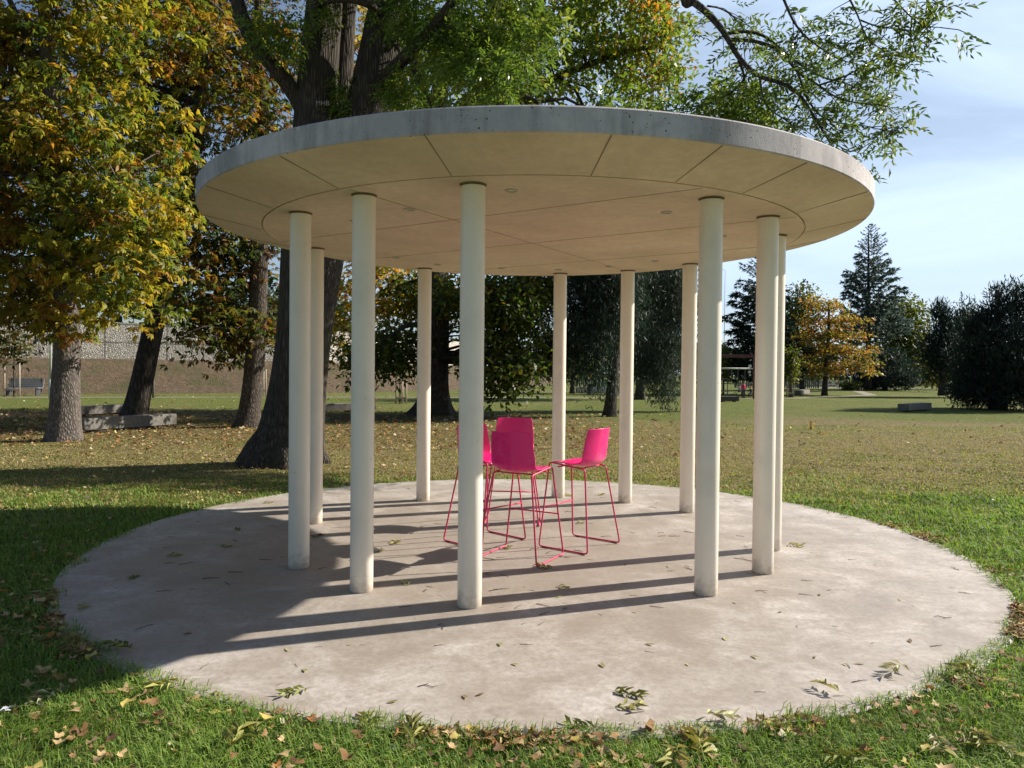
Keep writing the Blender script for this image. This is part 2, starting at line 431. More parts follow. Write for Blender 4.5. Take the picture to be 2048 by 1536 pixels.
M = dict(
    fascia=concrete('fascia_concrete', (0.68, 0.64, 0.66), (0.44, 0.41, 0.43), pits=True, streak=True),
    soffit=concrete('soffit_concrete', (0.75, 0.64, 0.46), (0.56, 0.465, 0.32)),
    joint=plain('joint_shadow', (0.30, 0.235, 0.165), 0.9), plate=plain('rusty_plate', (0.26, 0.20, 0.13), 0.9, var=0.5),
    paint=column_mat(),
    pad=pad_mat(), lawn=lawn_mat(), slope=slope_mat(), gabion=gabion_mat(),
    gravel=plain('pale_gravel', (0.29, 0.26, 0.20), 0.95, var=0.4, scale=30),
    pink=pink_mat('pink_plastic'), pink_a=pink_mat('pink_plastic_scuffed', ((-0.22, 0.02, 0.97), 0.11)),
    pink_d=pink_mat('pink_plastic_scraped', ((-0.22, -0.13, 0.80), 0.07)),
    tubep=paint_mat('pink_tube_paint', (0.60, 0.03, 0.12), 0.35, (0.2, 0.02, 0.04), 0.5),
    metal=plain('lamp_trim_steel', (0.55, 0.53, 0.5), 0.35, 0.8),
    lens=plain('lamp_lens', (0.6, 0.58, 0.52), 0.2),
    leaf=leaf_mat('foliage', 0.5), leafash=leaf_mat('ash_foliage', 0.45, 0.38), needle=leaf_mat('needles', 0.28, 0.6, (1, 1.1, 0.9)),
    grass=leaf_mat('grass_blades', 0.35, 0.75, (1.2, 1.3, 0.6)), litter=leaf_mat('dead_leaves', 0.2, 0.7, (1.2, 1.0, 0.7)),
    bark_ash=bark_mat('ash_bark', (0.068, 0.056, 0.048), (0.12, 0.10, 0.084), 15, 0.13, 1.0, (0.07, 0.072, 0.042)),
    bark_chest=bark_mat('chestnut_bark', (0.15, 0.13, 0.115), (0.25, 0.222, 0.20), 14, 0.4, 0.8),
    bark_brown=bark_mat('brown_bark', (0.095, 0.078, 0.065), (0.175, 0.148, 0.125), 13, 0.35, 0.8),
    bark_dark=bark_mat('dark_bark', (0.07, 0.06, 0.052), (0.13, 0.11, 0.095), 10, 0.2, 0.8),
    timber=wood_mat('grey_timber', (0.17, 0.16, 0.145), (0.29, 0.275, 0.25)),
    stake=wood_mat('pale_stake_wood', (0.42, 0.35, 0.27), (0.60, 0.53, 0.43)),
    stone=plain('dark_stone', (0.09, 0.075, 0.07), 0.85),
    redsteel=paint_mat('red_brown_steel', (0.14, 0.03, 0.035), 0.45),
    whitesteel=paint_mat('white_steel', (0.72, 0.73, 0.74), 0.4),
    greensteel=paint_mat('green_steel', (0.03, 0.13, 0.09), 0.45),
    darksteel=paint_mat('dark_steel', (0.04, 0.04, 0.05), 0.5),
    greypost=paint_mat('pale_green_grey_steel', (0.50, 0.56, 0.54), 0.4),
    benchgrey=plain('grey_bench_slats', (0.33, 0.34, 0.36), 0.6),
    fence=plain('weathered_fence_boards', (0.16, 0.17, 0.20), 0.8), lattice=plain('pale_lattice', (0.45, 0.45, 0.38), 0.8),
    twig=plain('dry_twig', (0.12, 0.085, 0.06), 0.9), paper=plain('white_paper', (0.85, 0.86, 0.9), 0.8, var=0.05),
    skin=plain('skin', (0.55, 0.33, 0.25), 0.6, var=0.1), pinkcoat=plain('pink_coat', (0.75, 0.03, 0.20), 0.7), dark=plain('dark_cloth', (0.03, 0.03, 0.04), 0.8),
    lilac=plain('lilac_cloth', (0.38, 0.36, 0.55), 0.8), hair=plain('brown_hair', (0.06, 0.04, 0.03), 0.6), ginger=plain('orange_hat', (0.65, 0.20, 0.06), 0.8),
    rubber=plain('black_rubber', (0.02, 0.02, 0.02), 0.7), carve=plain('pale_carved_wood', (0.40, 0.36, 0.32), 0.9),
)

# ------------------------------------------------------------------ setting
CX, CY = 0.172, 7.295                        # centre of the roof
PX, PY, RPAD = 0.165, 7.175, 3.945           # centre and radius of the floor slab
Z_IN, Z_EDGE, Z_TOP, R_ROOF, R_IN, R_COL = 2.869, 2.976, 3.134, 3.022, 2.496, 2.280
GZ = -0.018                                  # level of the soil under the grass

b = MB()
b.add([(-400, -60, GZ), (400, -60, GZ), (400, 900, GZ), (-400, 900, GZ)], [(0, 1, 2, 3)])
tag(b.build('lawn', M['lawn']), kind='structure')
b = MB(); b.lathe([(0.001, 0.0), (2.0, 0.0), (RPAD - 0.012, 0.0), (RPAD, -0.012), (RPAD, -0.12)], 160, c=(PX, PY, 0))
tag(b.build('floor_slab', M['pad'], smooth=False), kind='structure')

def ribbon(name, pts, w, z, mat):
    p = np.array(pts, float); t_ = np.gradient(p, axis=0); t_ /= np.linalg.norm(t_, axis=1)[:, None]
    n_ = np.stack([-t_[:, 1], t_[:, 0]], 1)
    a_, c_ = p + n_ * w / 2, p - n_ * w / 2
    v = np.concatenate([np.c_[a_, np.full(len(p), z)], np.c_[c_, np.full(len(p), z)]])
    k = len(p)
    q = MB(); q.add(v, [(k + i, k + i + 1, i + 1, i) for i in range(k - 1)])
    return tag(q.build(name, mat), kind='structure')
ribbon('gravel_path', [(-60, 33), (-40, 36.5), (-25, 40.3), (-14, 44), (-5, 46.5), (4, 48), (13, 49.5), (20, 52), (30, 62), (37, 80), (47, 92), (70, 98)], 1.0, GZ + 0.006, M['gravel'])
ribbon('forecourt_path', [(36, 96), (43, 97.5), (52, 98)], 7, GZ + 0.010, M['gravel'])

# embankment on the left with the gabion wall on its shoulder
line = np.array([(-80, 14), (-50, 31.5), (-35, 40.5), (-23.2, 47.7), (-11.8, 54), (-3, 68), (4, 92), (8, 120)], float)
def densify(p, n):
    t_ = np.r_[0, np.cumsum(np.linalg.norm(np.diff(p, axis=0), axis=1))]
    u = np.linspace(0, t_[-1], n)
    return np.stack([np.interp(u, t_, p[:, i]) for i in range(p.shape[1])], 1)
ln = densify(line, 120)
for _ in range(6):
    ln[1:-1] = (ln[:-2] + 2 * ln[1:-1] + ln[2:]) / 4
tl = np.gradient(ln, axis=0); tl /= np.linalg.norm(tl, axis=1)[:, None]
nl = np.stack([-tl[:, 1], tl[:, 0]], 1)
rg = np.random.default_rng(5)
prof = [(0, GZ - 0.02), (0.8, 0.35), (2.0, 1.05), (3.2, 1.75), (4.2, 2.15), (5.0, 2.25), (7.5, 2.3), (60, 2.5)]
v = []
for d_, z_ in prof:
    v.append(np.c_[ln + nl * d_, np.full(len(ln), z_) + (rg.normal(0, 0.05, len(ln)) if 0.1 < z_ < 2.2 else 0)])
k = len(ln); f = []
for i in range(len(prof) - 1):
    for j in range(k - 1):
        f.append((i * k + j, i * k + j + 1, (i + 1) * k + j + 1, (i + 1) * k + j))
b = MB(); b.add(np.concatenate(v), f); tag(b.build('hillside', M['slope'], smooth=True), kind='structure')
# wall
wb = empty('gabion_wall', (*(ln[40] + nl[40] * 5.0), 2.2), 'long pale stone gabion wall on top of the dry grass bank', 'wall')
b = MB(); w0, w1 = ln + nl * 4.9, ln + nl * 6.0
kk = 84
vv = np.concatenate([np.c_[w0[:kk], np.full(kk, 2.1)], np.c_[w0[:kk], np.full(kk, 4.75)], np.c_[w1[:kk], np.full(kk, 4.75)], np.c_[w1[:kk], np.full(kk, 2.1)]])
f = []
for i in range(3):
    for j in range(kk - 1):
        f.append((i * kk + j, i * kk + j + 1, (i + 1) * kk + j + 1, (i + 1) * kk + j))
f += [(0, kk, 2 * kk, 3 * kk), (kk - 1, 4 * kk - 1, 3 * kk - 1, 2 * kk - 1)]
b.add(vv, f); b.build('stone_fill', M['gabion'], wb)
b = MB()
for z_ in (2.15, 3.45, 4.72):
    b.tube(np.c_[w0[:kk] - nl[:kk] * 0.03, np.full(kk, z_)], 0.010, 4)
for j in range(0, kk, 3):
    q = w0[j] - nl[j] * 0.03
    b.tube([(*q, 2.1), (*q, 4.75)], 0.008, 4)
b.build('wire_cage', M['metal'], wb)

# ------------------------------------------------------------------ the pavilion
pav = empty('pavilion', (CX, CY, 0), 'round open pavilion with a flat concrete disc roof on slim cream columns', 'pavilion')
b = MB()
b.lathe([(0.001, Z_IN), (R_IN - 0.006, Z_IN), (R_IN - 0.006, Z_IN + 0.02), (R_IN + 0.006, Z_IN + 0.02), (R_IN + 0.006, Z_IN + 0.002), (R_ROOF - 0.008, Z_EDGE)], 192, 0, (CX, CY, 0))
b.lathe([(R_ROOF - 0.008, Z_EDGE), (R_ROOF, Z_EDGE + 0.008), (R_ROOF, Z_TOP - 0.012), (R_ROOF - 0.012, Z_TOP), (R_ROOF - 0.3, Z_TOP + 0.004), (0.001, Z_TOP + 0.03)], 192, 1, (CX, CY, 0))
roof = b.build('roof', [M['soffit'], M['fascia']], pav)
me = roof.data
me.polygons.foreach_set('use_smooth', [True] * len(me.polygons))
try:
    me.set_sharp_from_angle(angle=R(25))
except Exception:
    pass
# joints between the cast panels
b = MB()
def strip(p, q, w, z0, z1):
    p, q = np.array(p), np.array(q); t_ = (q - p) / np.linalg.norm(q - p); n_ = np.array([-t_[1], t_[0]]) * w / 2
    v = [(*(p - n_), z0), (*(p + n_), z0), (*(q + n_), z1), (*(q - n_), z1)]
    v += [(x, y, z + 0.003) for x, y, z in v]
    b.add(v, [(0, 1, 2, 3), (7, 6, 5, 4), (0, 4, 5, 1), (2, 6, 7, 3), (1, 5, 6, 2), (0, 3, 7, 4)])
C2 = np.array([CX, CY])
angs = [-123.9, -103.3, -82.6, -69.0, -55.1, -35, -15, 5, 25, 45, 66, 87, 108, 129, 150, 171, 192.5, 214.5]
for a_ in angs:
    d_ = np.array([math.cos(R(a_)), math.sin(R(a_))])
    sl = (Z_EDGE - Z_IN - 0.002) / (R_ROOF - R_IN)
    r0, r1 = R_IN + 0.012, R_ROOF - 0.012
    strip(C2 + d_ * r0, C2 + d_ * r1, 0.008, Z_IN + 0.002 + (r0 - R_IN) * sl - 0.0025, Z_IN + 0.002 + (r1 - R_IN) * sl - 0.0025)
th = R(57.5); u_ = np.array([math.cos(th), math.sin(th)]); n_ = np.array([-u_[1], u_[0]])
strip(C2 - u_ * 2.47, C2 + u_ * 2.47, 0.007, Z_IN - 0.002, Z_IN - 0.002)
for off in (-1.26, 0.02, 1.32):
    hl = math.sqrt(2.47 ** 2 - off ** 2)
    for s_ in (-1, 1):
        strip(C2 + u_ * off + n_ * s_ * 0.006, C2 + u_ * off + n_ * s_ * hl, 0.006, Z_IN - 0.002, Z_IN - 0.002)
b.build('panel_joints', M['joint'], roof)
for i, (r_, a_) in enumerate([(1.76, -124.1), (1.77, -54.5), (2.1, -95.2), (1.8, 145.3), (1.86, 125.0), (1.9, 78.3), (1.83, 58.0), (1.80, 37.6), (1.8, 213), (1.8, -15), (1.8, 100), (1.8, 170)]):
    x, y = CX + r_ * math.cos(R(a_)), CY + r_ * math.sin(R(a_))
    b = MB(); b.lathe([(0.030, Z_IN + 0.01), (0.034, Z_IN - 0.008), (0.045, Z_IN - 0.008), (0.048, Z_IN + 0.004)], 24, c=(x, y, 0))
    dl = b.build('downlight', M['metal'], roof, smooth=False)
    b = MB(); b.lathe([(0.001, Z_IN - 0.003), (0.030, Z_IN - 0.003)], 20, c=(x, y, 0))
    # lens stays inside the trim mesh: same depth of nesting
    me2 = dl.data
    b2 = b
    vv = np.concatenate(b2.v) - np.array([CX, CY, 0])
    base = len(me2.vertices)
    import bmesh
    bm = bmesh.new(); bm.from_mesh(me2); me2.materials.append(M['lens'])
    nv = [bm.verts.new(q) for q in vv]
    for q in b2.f:
        fc = bm.faces.new([nv[t_] for t_ in q]); fc.material_index = 1
    bm.to_mesh(me2); bm.free()
COLS = [(-1.72, 6.022), (-2.059, 7.766), (-1.082, 5.391), (-1.09, 9.194), (-0.276, 5.059), (0.605, 9.533), (1.418, 9.204), (2.042, 8.599), (1.428, 5.392), (2.046, 5.996), (2.395, 6.791),
        (CX + R_COL * math.cos(R(145.9)), CY + R_COL * math.sin(R(145.9)))]
rc = 0.0838
for i, (x, y) in enumerate(COLS):
    b = MB()
    b.lathe([(rc - 0.006, 0.0), (rc, 0.008), (rc, 1.0), (rc, 2.0), (rc, Z_IN - 0.016)], 48, c=(x, y, 0))
    c = b.build('column', M['paint'], pav, smooth=True)
    b = MB(); b.lathe([(rc - 0.012, Z_IN - 0.018), (rc - 0.006, Z_IN - 0.017), (rc - 0.006, Z_IN - 0.0045)], 40, c=(x, y, 0))
    b.lathe([(rc - 0.02, Z_IN - 0.006), (rc + 0.008, Z_IN - 0.006), (rc + 0.010, Z_IN + 0.001)], 40, c=(x, y, 0))
    b.build('top_plate', M['plate'], c, smooth=True)

# ------------------------------------------------------------------ bar stools
def bend(pts, r, seg=5):
    """round the corners of a polyline"""
    p = [np.array(q, float) for q in pts]; o = []
    n = len(p)
    for i in range(n):
        a, b_, c = p[i - 1], p[i], p[(i + 1) % n]
        d1 = (a - b_) / np.linalg.norm(a - b_); d2 = (c - b_) / np.linalg.norm(c - b_)
        s0, s1 = b_ + d1 * r, b_ + d2 * r
        for t_ in np.linspace(0, 1, seg):
            o.append((1 - t_) ** 2 * s0 + 2 * t_ * (1 - t_) * b_ + t_ * t_ * s1)
    o.append(o[0] + (o[1] - o[0]) * 0.01)
    return np.array(o)
def make_stool(label):
    root = empty('bar_stool', (0, 0, 0), label, 'bar stool', 'pink bar stools under the pavilion')
    prof = np.array([(0.225, 0.752), (0.205, 0.768), (0.17, 0.772), (0.11, 0.765), (0.05, 0.757), (-0.01, 0.751), (-0.07, 0.748), (-0.12, 0.750), (-0.16, 0.760), (-0.188, 0.782),
                     (-0.203, 0.812), (-0.211, 0.85), (-0.218, 0.90), (-0.226, 0.96), (-0.236, 1.02), (-0.246, 1.07), (-0.2515, 1.096), (-0.252, 1.099)])
    hw = np.array([0.150, 0.165, 0.178, 0.192, 0.203, 0.210, 0.215, 0.216, 0.214, 0.211, 0.212, 0.212, 0.210, 0.205, 0.199, 0.192, 0.187, 0.184])
    ss = np.array([-1, -0.975, -0.85, -0.7, -0.5, -0.25, 0, 0.25, 0.5, 0.7, 0.85, 0.975, 1]); V = []
    for i, ((u, z), w_) in enumerate(zip(prof, hw)):
        k = np.clip((i - 7) / 4.0, 0, 1)                       # 0 on the seat, 1 on the back
        for s_ in ss:
            bg_ = math.exp(-((i - 8.5) / 2.6) ** 2) * s_ ** 2
            V.append((u + 0.055 * k * s_ ** 2 + 0.012 * bg_, w_ * s_, z + 0.024 * bg_ + (1 - k) * 0.02 * s_ ** 2 * (1 if i > 2 else 0.3) - (0.004 * s_ ** 6 if i >= 16 else 0)))
    n = len(ss); f = [(i * n + j, (i + 1) * n + j, (i + 1) * n + j + 1, i * n + j + 1) for i in range(len(prof) - 1) for j in range(n - 1)]
    b = MB(); b.add(V, f)
    sh = b.build('seat_shell', M['pink'], root, smooth=True)
    sm = sh.modifiers.new('thickness', 'SOLIDIFY'); sm.thickness = 0.010; sm.offset = 0
    bv = sh.modifiers.new('smooth', 'SUBSURF'); bv.levels = bv.render_levels = 1
    for s_ in (-1, 1):
        loop = bend([(0.255, s_ * 0.29, 0.009), (0.215, s_ * 0.19, 0.775), (-0.165, s_ * 0.185, 0.735), (-0.265, s_ * 0.29, 0.009)], 0.035)
        b = MB(); b.tube(loop, 0.0075, 10, caps=False)
        fr = b.build('leg_frame', M['tubep'], root, smooth=True)
        for u in (0.2, -0.2):
            b = MB(); b.box((u, s_ * 0.29, 0.0035), (0.04, 0.016, 0.006)); b.build('floor_glide', M['rubber'], fr)
    z_ = 0.36; t_ = (z_ - 0.009) / (0.766)
    u, wv = 0.255 - 0.04 * t_, 0.29 - 0.10 * t_
    b = MB(); b.tube([(u, -wv, z_), (u, wv, z_)], 0.007, 8); b.build('footrest', M['tubep'], root, smooth=True)
    for u in (0.12, -0.10):
        b = MB(); b.tube([(u, -0.187, 0.738), (u, 0, 0.735), (u, 0.187, 0.738)], 0.007, 8); b.build('seat_crossbar', M['tubep'], root, smooth=True)
    return root
st = make_stool('pink bar stool with scratched back turned to the camera, in front of the rest')
st.location = (0.09, 6.43, 0); st.rotation_euler.z = R(61)
spots = [((0.64, 6.88), 143, 'pink bar stool turned sideways with its back brightly sunlit', 'pink_d'),
         ((-0.24, 7.02), -43.5, 'pink bar stool mostly hidden behind the front middle column', None),
         ((0.02, 7.94), -94, 'rearmost pink bar stool whose open seat faces the camera', None)]
for (x, y), a_, lab, mt in spots:
    c = copy_tree(st); c.location = (x, y, 0); c.rotation_euler.z = R(a_); c['label'] = lab
    if mt:
        for ch in [q for q in bpy.data.objects if q.parent == c and q.name.startswith('seat_shell')]:
            ch.material_slots[0].link = 'OBJECT'; ch.material_slots[0].material = M[mt]
for ch in [q for q in bpy.data.objects if q.parent == st and q.name.startswith('seat_shell')]:
    ch.material_slots[0].link = 'OBJECT'; ch.material_slots[0].material = M['pink_a']

# ------------------------------------------------------------------ foliage tools
def unit(a):
    return a / (np.linalg.norm(a, axis=-1, keepdims=True) + 1e-9)

def kites(p, d, n, L, wd, col, wide=0.5, fold=0.12):
    """leaflets: base p, direction d, normal n, length L, width wd"""
    s = unit(np.cross(d, n)); n = np.cross(s, d)
    L = L[:, None]; wd = wd[:, None]
    a = p; t = p + d * L - n * L * 0.12
    mid = p + d * L * wide + n * L * fold * 0.5
    v = np.stack([a, mid + s * wd * 0.5, t, mid - s * wd * 0.5], 1).reshape(-1, 3)
    f = np.arange(len(p) * 4).reshape(-1, 4)
    return v, f, np.repeat(col, 4, 0)

def frames(rg, pos, cen, droop, spread=1.0):
    out_ = unit(pos - cen + rg.normal(0, 0.25, pos.shape) * 0.6 + 1e-6)
    d = unit(out_ * spread + rg.normal(0, 0.55, pos.shape) + np.array([0, 0, -droop]))
    n = unit(rg.normal(0, 0.45, pos.shape) + np.array([0, 0, 1.0]) + out_ * 0.35)
    return d, n

def chestnut_leaves(rg, pos, cen, size, col, droop=0.35):
    d, n = frames(rg, pos, cen, droop)
    s = unit(np.cross(d, n)); V, F_, C_ = [], [], []
    sz = size * rg.uniform(0.7, 1.25, len(pos)); k = 0
    for th_, l_ in ((-1.25, 0.7), (-0.62, 0.92), (0, 1.0), (0.62, 0.92), (1.25, 0.7)):
        dd = unit(d * math.cos(th_) + s * math.sin(th_) - n * 0.28 + rg.normal(0, 0.10, d.shape))
        v, f, c = kites(pos, dd, n + rg.normal(0, 0.2, n.shape), sz * l_, sz * l_ * 0.32, col * rg.uniform(0.85, 1.15, (len(pos), 1)), 0.62)
        V.append(v); F_.append(f + k); C_.append(c); k += len(v)
    return np.concatenate(V), np.concatenate(F_), np.concatenate(C_)

def ash_leaves(rg, pos, cen, size, col, droop=0.5, d=None, ratio=0.42):
    d2, n = frames(rg, pos, cen, droop)
    if d is None:
        d = d2
    s = unit(np.cross(d, n)); V, F_, C_ = [], [], []
    sz = size * rg.uniform(0.7, 1.2, len(pos)); k = 0
    for t_, side in ((0.28, -1), (0.28, 1), (0.5, -1), (0.5, 1), (0.72, -1), (0.72, 1), (0.92, 0)):
        bend_ = np.array([0, 0, -1.0]) * (0.28 * t_ ** 2)
        p = pos + d * (sz * t_)[:, None] + bend_ * sz[:, None]
        dd = unit(d * (0.62 if side else 1.0) + s * side * 0.85 - n * 0.15 + rg.normal(0, 0.14, d.shape))
        l_ = sz * 0.40
        v, f, c = kites(p, dd, n + rg.normal(0, 0.25, n.shape), l_, l_ * ratio, col * rg.uniform(0.85, 1.15, (len(pos), 1)), 0.5)
        V.append(v); F_.append(f + k); C_.append(c); k += len(v)
    return np.concatenate(V), np.concatenate(F_), np.concatenate(C_)

def simple_leaves(rg, pos, cen, size, col, droop=0.2, ratio=0.55):
    d, n = frames(rg, pos, cen, droop)
    sz = size * rg.uniform(0.6, 1.3, len(pos))
    return kites(pos, d, n + rg.normal(0, 0.4, n.shape), sz, sz * ratio, col * rg.uniform(0.8, 1.2, (len(pos), 1)), 0.5)

def weep_leaves(rg, pos, cen, size, col, droop=1.0, ratio=0.16):
    d = unit(rg.normal(0, 0.5, pos.shape) + np.array([0, 0, -1.0])); n = unit(rg.normal(0, 1, pos.shape) * np.array([1, 1, 0.3]))
    sz = size * rg.uniform(0.5, 1.4, len(pos))
    return kites(pos, d, n, sz, sz * ratio, col * rg.uniform(0.75, 1.25, (len(pos), 1)), 0.4)

def up_leaves(rg, pos, cen, size, col, droop=0, ratio=0.22):
    d = unit(rg.normal(0, 0.5, pos.shape) + unit(pos - cen) * 0.5 + np.array([0, 0, 0.9])); n = unit(rg.normal(0, 1, pos.shape))
    sz = size * rg.uniform(0.5, 1.4, len(pos))
    return kites(pos, d, n, sz, sz * ratio, col * rg.uniform(0.75, 1.25, (len(pos), 1)), 0.4)

def sample_blobs(rg, blobs, ncl, shell=0.42):
    c = np.array([q[0] for q in blobs]); r = np.array([q[1] for q in blobs])
    w_ = np.prod(r, 1) ** 0.75; w_ = w_ / w_.sum()
    idx = rg.choice(len(blobs), ncl, p=w_)
    u = unit(rg.normal(0, 1, (ncl, 3)))
    rad = rg.uniform(0, 1, (ncl, 1)) ** shell
    return c[idx] + u * rad * r[idx], idx, c[idx]

def pick(rg, pal, n):
    cols = np.array([q[0] for q in pal], float); w_ = np.array([q[1] for q in pal], float); w_ /= w_.sum()
    return cols[rg.choice(len(pal), n, p=w_)]

def pxblob(px, py, Y, rx, ry, rd=None):
    k_ = Y / F_PX
    return (at(px, py, Y), np.array([rx * k_, (rd if rd else rx * k_), ry * k_]))

def crown(rg, blobs, ncl, per, clr, leaf, size, pal, droop=0.35, shell=0.42, jitter=0.35, flat=0.6, tint=None, zmin=0.4):
    cl, idx, cen = sample_blobs(rg, blobs, ncl, shell)
    cl = cl[cl[:, 2] > zmin]; n = len(cl)
    pc = pick(rg, pal, n)
    if tint is not None:
        pc = tint(cl, pc, rg)
    cnt = rg.integers(int(per * 0.5), int(per * 1.5) + 1, n)
    rep = np.repeat(np.arange(n), cnt)
    off = rg.normal(0, 1, (len(rep), 3)) * clr * np.array([1, 1, flat])
    pos = cl[rep] + off
    other = pick(rg, pal, len(rep))
    mixm = (rg.uniform(0, 1, len(rep)) < jitter)[:, None]
    col = np.where(mixm, other, pc[rep])
    if tint is not None:
        col = tint(pos, col, rg)
    v, f, c = leaf(rg, pos, cl[rep], size, np.clip(col, 0, 1), droop)
    return v, f, c, cl

def limbs(rg, mb, start_pts, cl, nmax, r0, n=5):
    """branches from trunk points out to some of the leaf clusters"""
    start_pts = np.array(start_pts, float)
    sel = rg.permutation(len(cl))[:nmax]
    for i in sel:
        q = cl[i]
        d = np.linalg.norm(start_pts - q, axis=1) + np.maximum(0, start_pts[:, 2] - q[2]) * 1.0
        p = start_pts[np.argmin(d)]
        L = np.linalg.norm(q - p)
        if L < 0.3:
            continue
        m1 = p + (q - p) * 0.35 + np.array([0, 0, 0.10 * L]) + rg.normal(0, 0.05 * L, 3)
        m2 = p + (q - p) * 0.7 + np.array([0, 0, 0.08 * L]) + rg.normal(0, 0.05 * L, 3)
        rr = r0 * min(1.0, L / 4.0) * rg.uniform(0.6, 1.1)
        mb.tube([p, m1, m2, q], [rr, rr * 0.7, rr * 0.45, rr * 0.18], n, caps=False)

def trunk(mb, pts, rad, n=14, rough=0.05, flare=0.0, seed=0, sub=5):
    p = np.array(pts, float); r = np.array(rad, float)
    t0 = np.arange(len(p)); t1 = np.linspace(0, len(p) - 1, (len(p) - 1) * sub + 1)
    # smooth interpolation (Catmull-Rom)
    def cr_(a):
        e = np.concatenate([[2 * a[0] - a[1]], a, [2 * a[-1] - a[-2]]])
        o = []
        for t_ in t1:
            i = min(int(t_), len(a) - 2); u = t_ - i
            q0, q1, q2, q3 = e[i], e[i + 1], e[i + 2], e[i + 3]
            o.append(0.5 * ((2 * q1) + (-q0 + q2) * u + (2 * q0 - 5 * q1 + 4 * q2 - q3) * u * u + (-q0 + 3 * q1 - 3 * q2 + q3) * u ** 3))
        return np.array(o)
    P, Rr = cr_(p), np.maximum(cr_(r), 0.01)
    rg_ = np.random.default_rng(seed)
    ph = rg_.uniform(0, 6.28, 8)
    z0 = P[0][2]
    def ridge(i, a):
        h = P[i][2] - z0
        fl = flare * math.exp(-max(h, 0) / 0.45)
        return (1 + rough * (0.6 * np.sin(3 * a + ph[0] + 0.5 * h) + 0.5 * np.sin(5 * a + ph[1] - 0.7 * h) + 0.35 * np.sin(9 * a + ph[2] + 0.8 * h) + 0.3 * np.sin(14 * a + ph[3]))
                + fl * (0.55 + 0.45 * np.sin(5 * a + ph[4]) + 0.2 * np.sin(8 * a + ph[5])))
    mb.tube(P, Rr, n, ridge=ridge)
    return P

def make_tree(name, base, label, cat, trunk_parts, bark, crown_list, group=None, seed=0, nlimb=60, r0=0.07, starts=None, flare=0.4, rough=0.05, ntr=16, zmin=0.4):
    root = empty(name, base, label, cat, group)
    rg_ = np.random.default_rng(seed)
    b = MB(); P_all = []
    for i, (pts, rad) in enumerate(trunk_parts):
        P_all.append(trunk(b, pts, rad, ntr if i == 0 else max(8, ntr - 6), rough, flare if i == 0 else 0.0, seed + i))
    tr = b.build('trunk', bark, root, smooth=True)
    st_ = np.concatenate(P_all); hi = st_[st_[:, 2] > 1.8]
    st_ = hi if len(hi) > 3 else st_
    V, F_, C_, k, cls = [], [], [], 0, []
    mat = None
    for kw in crown_list:
        kw = dict(kw); mat = kw.pop('mat')
        v, f, c, cl = crown(rg_, zmin=zmin, **kw)
        V.append(v); F_.append(f + k); C_.append(c); k += len(v); cls.append(cl)
    cl = np.concatenate(cls)
    b = MB(); limbs(rg_, b, st_, cl, nlimb, r0)
    if b.n:
        b.build('branches', bark, root, smooth=True)
    fast_mesh('crown', np.concatenate(V), np.concatenate(F_), mat, np.concatenate(C_), root)
    return root

def wpx(lst):                                  # (px, py, Y, width px) -> points, radii
    return [at(a, b_, Y) for a, b_, Y, w_ in lst], [w_ * Y / F_PX / 2 for a, b_, Y, w_ in lst]

# palettes (leaf colours)
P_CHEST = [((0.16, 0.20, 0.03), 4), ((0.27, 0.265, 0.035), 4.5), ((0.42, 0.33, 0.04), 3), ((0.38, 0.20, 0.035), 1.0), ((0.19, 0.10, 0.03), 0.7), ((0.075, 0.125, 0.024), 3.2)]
P_CHESTD = [((0.055, 0.085, 0.02), 4), ((0.11, 0.11, 0.022), 2), ((0.20, 0.12, 0.025), 1.3), ((0.14, 0.065, 0.02), 1)]  # darker set: shade on low and rear foliage is put into the colour
P_RUST = [((0.25, 0.13, 0.03), 1.5), ((0.17, 0.085, 0.028), 1.6), ((0.34, 0.23, 0.035), 2.0), ((0.17, 0.18, 0.03), 3.5), ((0.07, 0.105, 0.022), 3)]
P_GOLD = [((0.50, 0.34, 0.04), 3), ((0.34, 0.29, 0.04), 3), ((0.40, 0.17, 0.03), 1.5), ((0.15, 0.17, 0.03), 2)]
P_ASH = [((0.11, 0.185, 0.034), 4), ((0.155, 0.235, 0.045), 3), ((0.23, 0.28, 0.06), 1.3), ((0.065, 0.12, 0.03), 2)]
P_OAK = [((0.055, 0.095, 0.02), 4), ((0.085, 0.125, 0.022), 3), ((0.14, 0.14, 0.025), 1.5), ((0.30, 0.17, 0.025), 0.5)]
P_OAKT = [((0.13, 0.205, 0.034), 4), ((0.19, 0.25, 0.042), 3), ((0.27, 0.28, 0.05), 1.2), ((0.42, 0.27, 0.035), 0.25)]  # upper oak crown: sunlit brightness painted into the leaf colour
P_CONIF = [((0.018, 0.036, 0.026), 4), ((0.026, 0.048, 0.034), 2), ((0.04, 0.062, 0.04), 1)]
P_YEW = [((0.022, 0.038, 0.032), 4), ((0.032, 0.054, 0.044), 2), ((0.045, 0.065, 0.05), 0.7)]
P_FAR = [((0.10, 0.13, 0.03), 3), ((0.16, 0.17, 0.04), 2), ((0.06, 0.09, 0.03), 2)]
P_ORNG = [((0.32, 0.18, 0.05), 2.5), ((0.30, 0.23, 0.05), 3), ((0.16, 0.16, 0.04), 3.5), ((0.32, 0.13, 0.045), 1.0)]

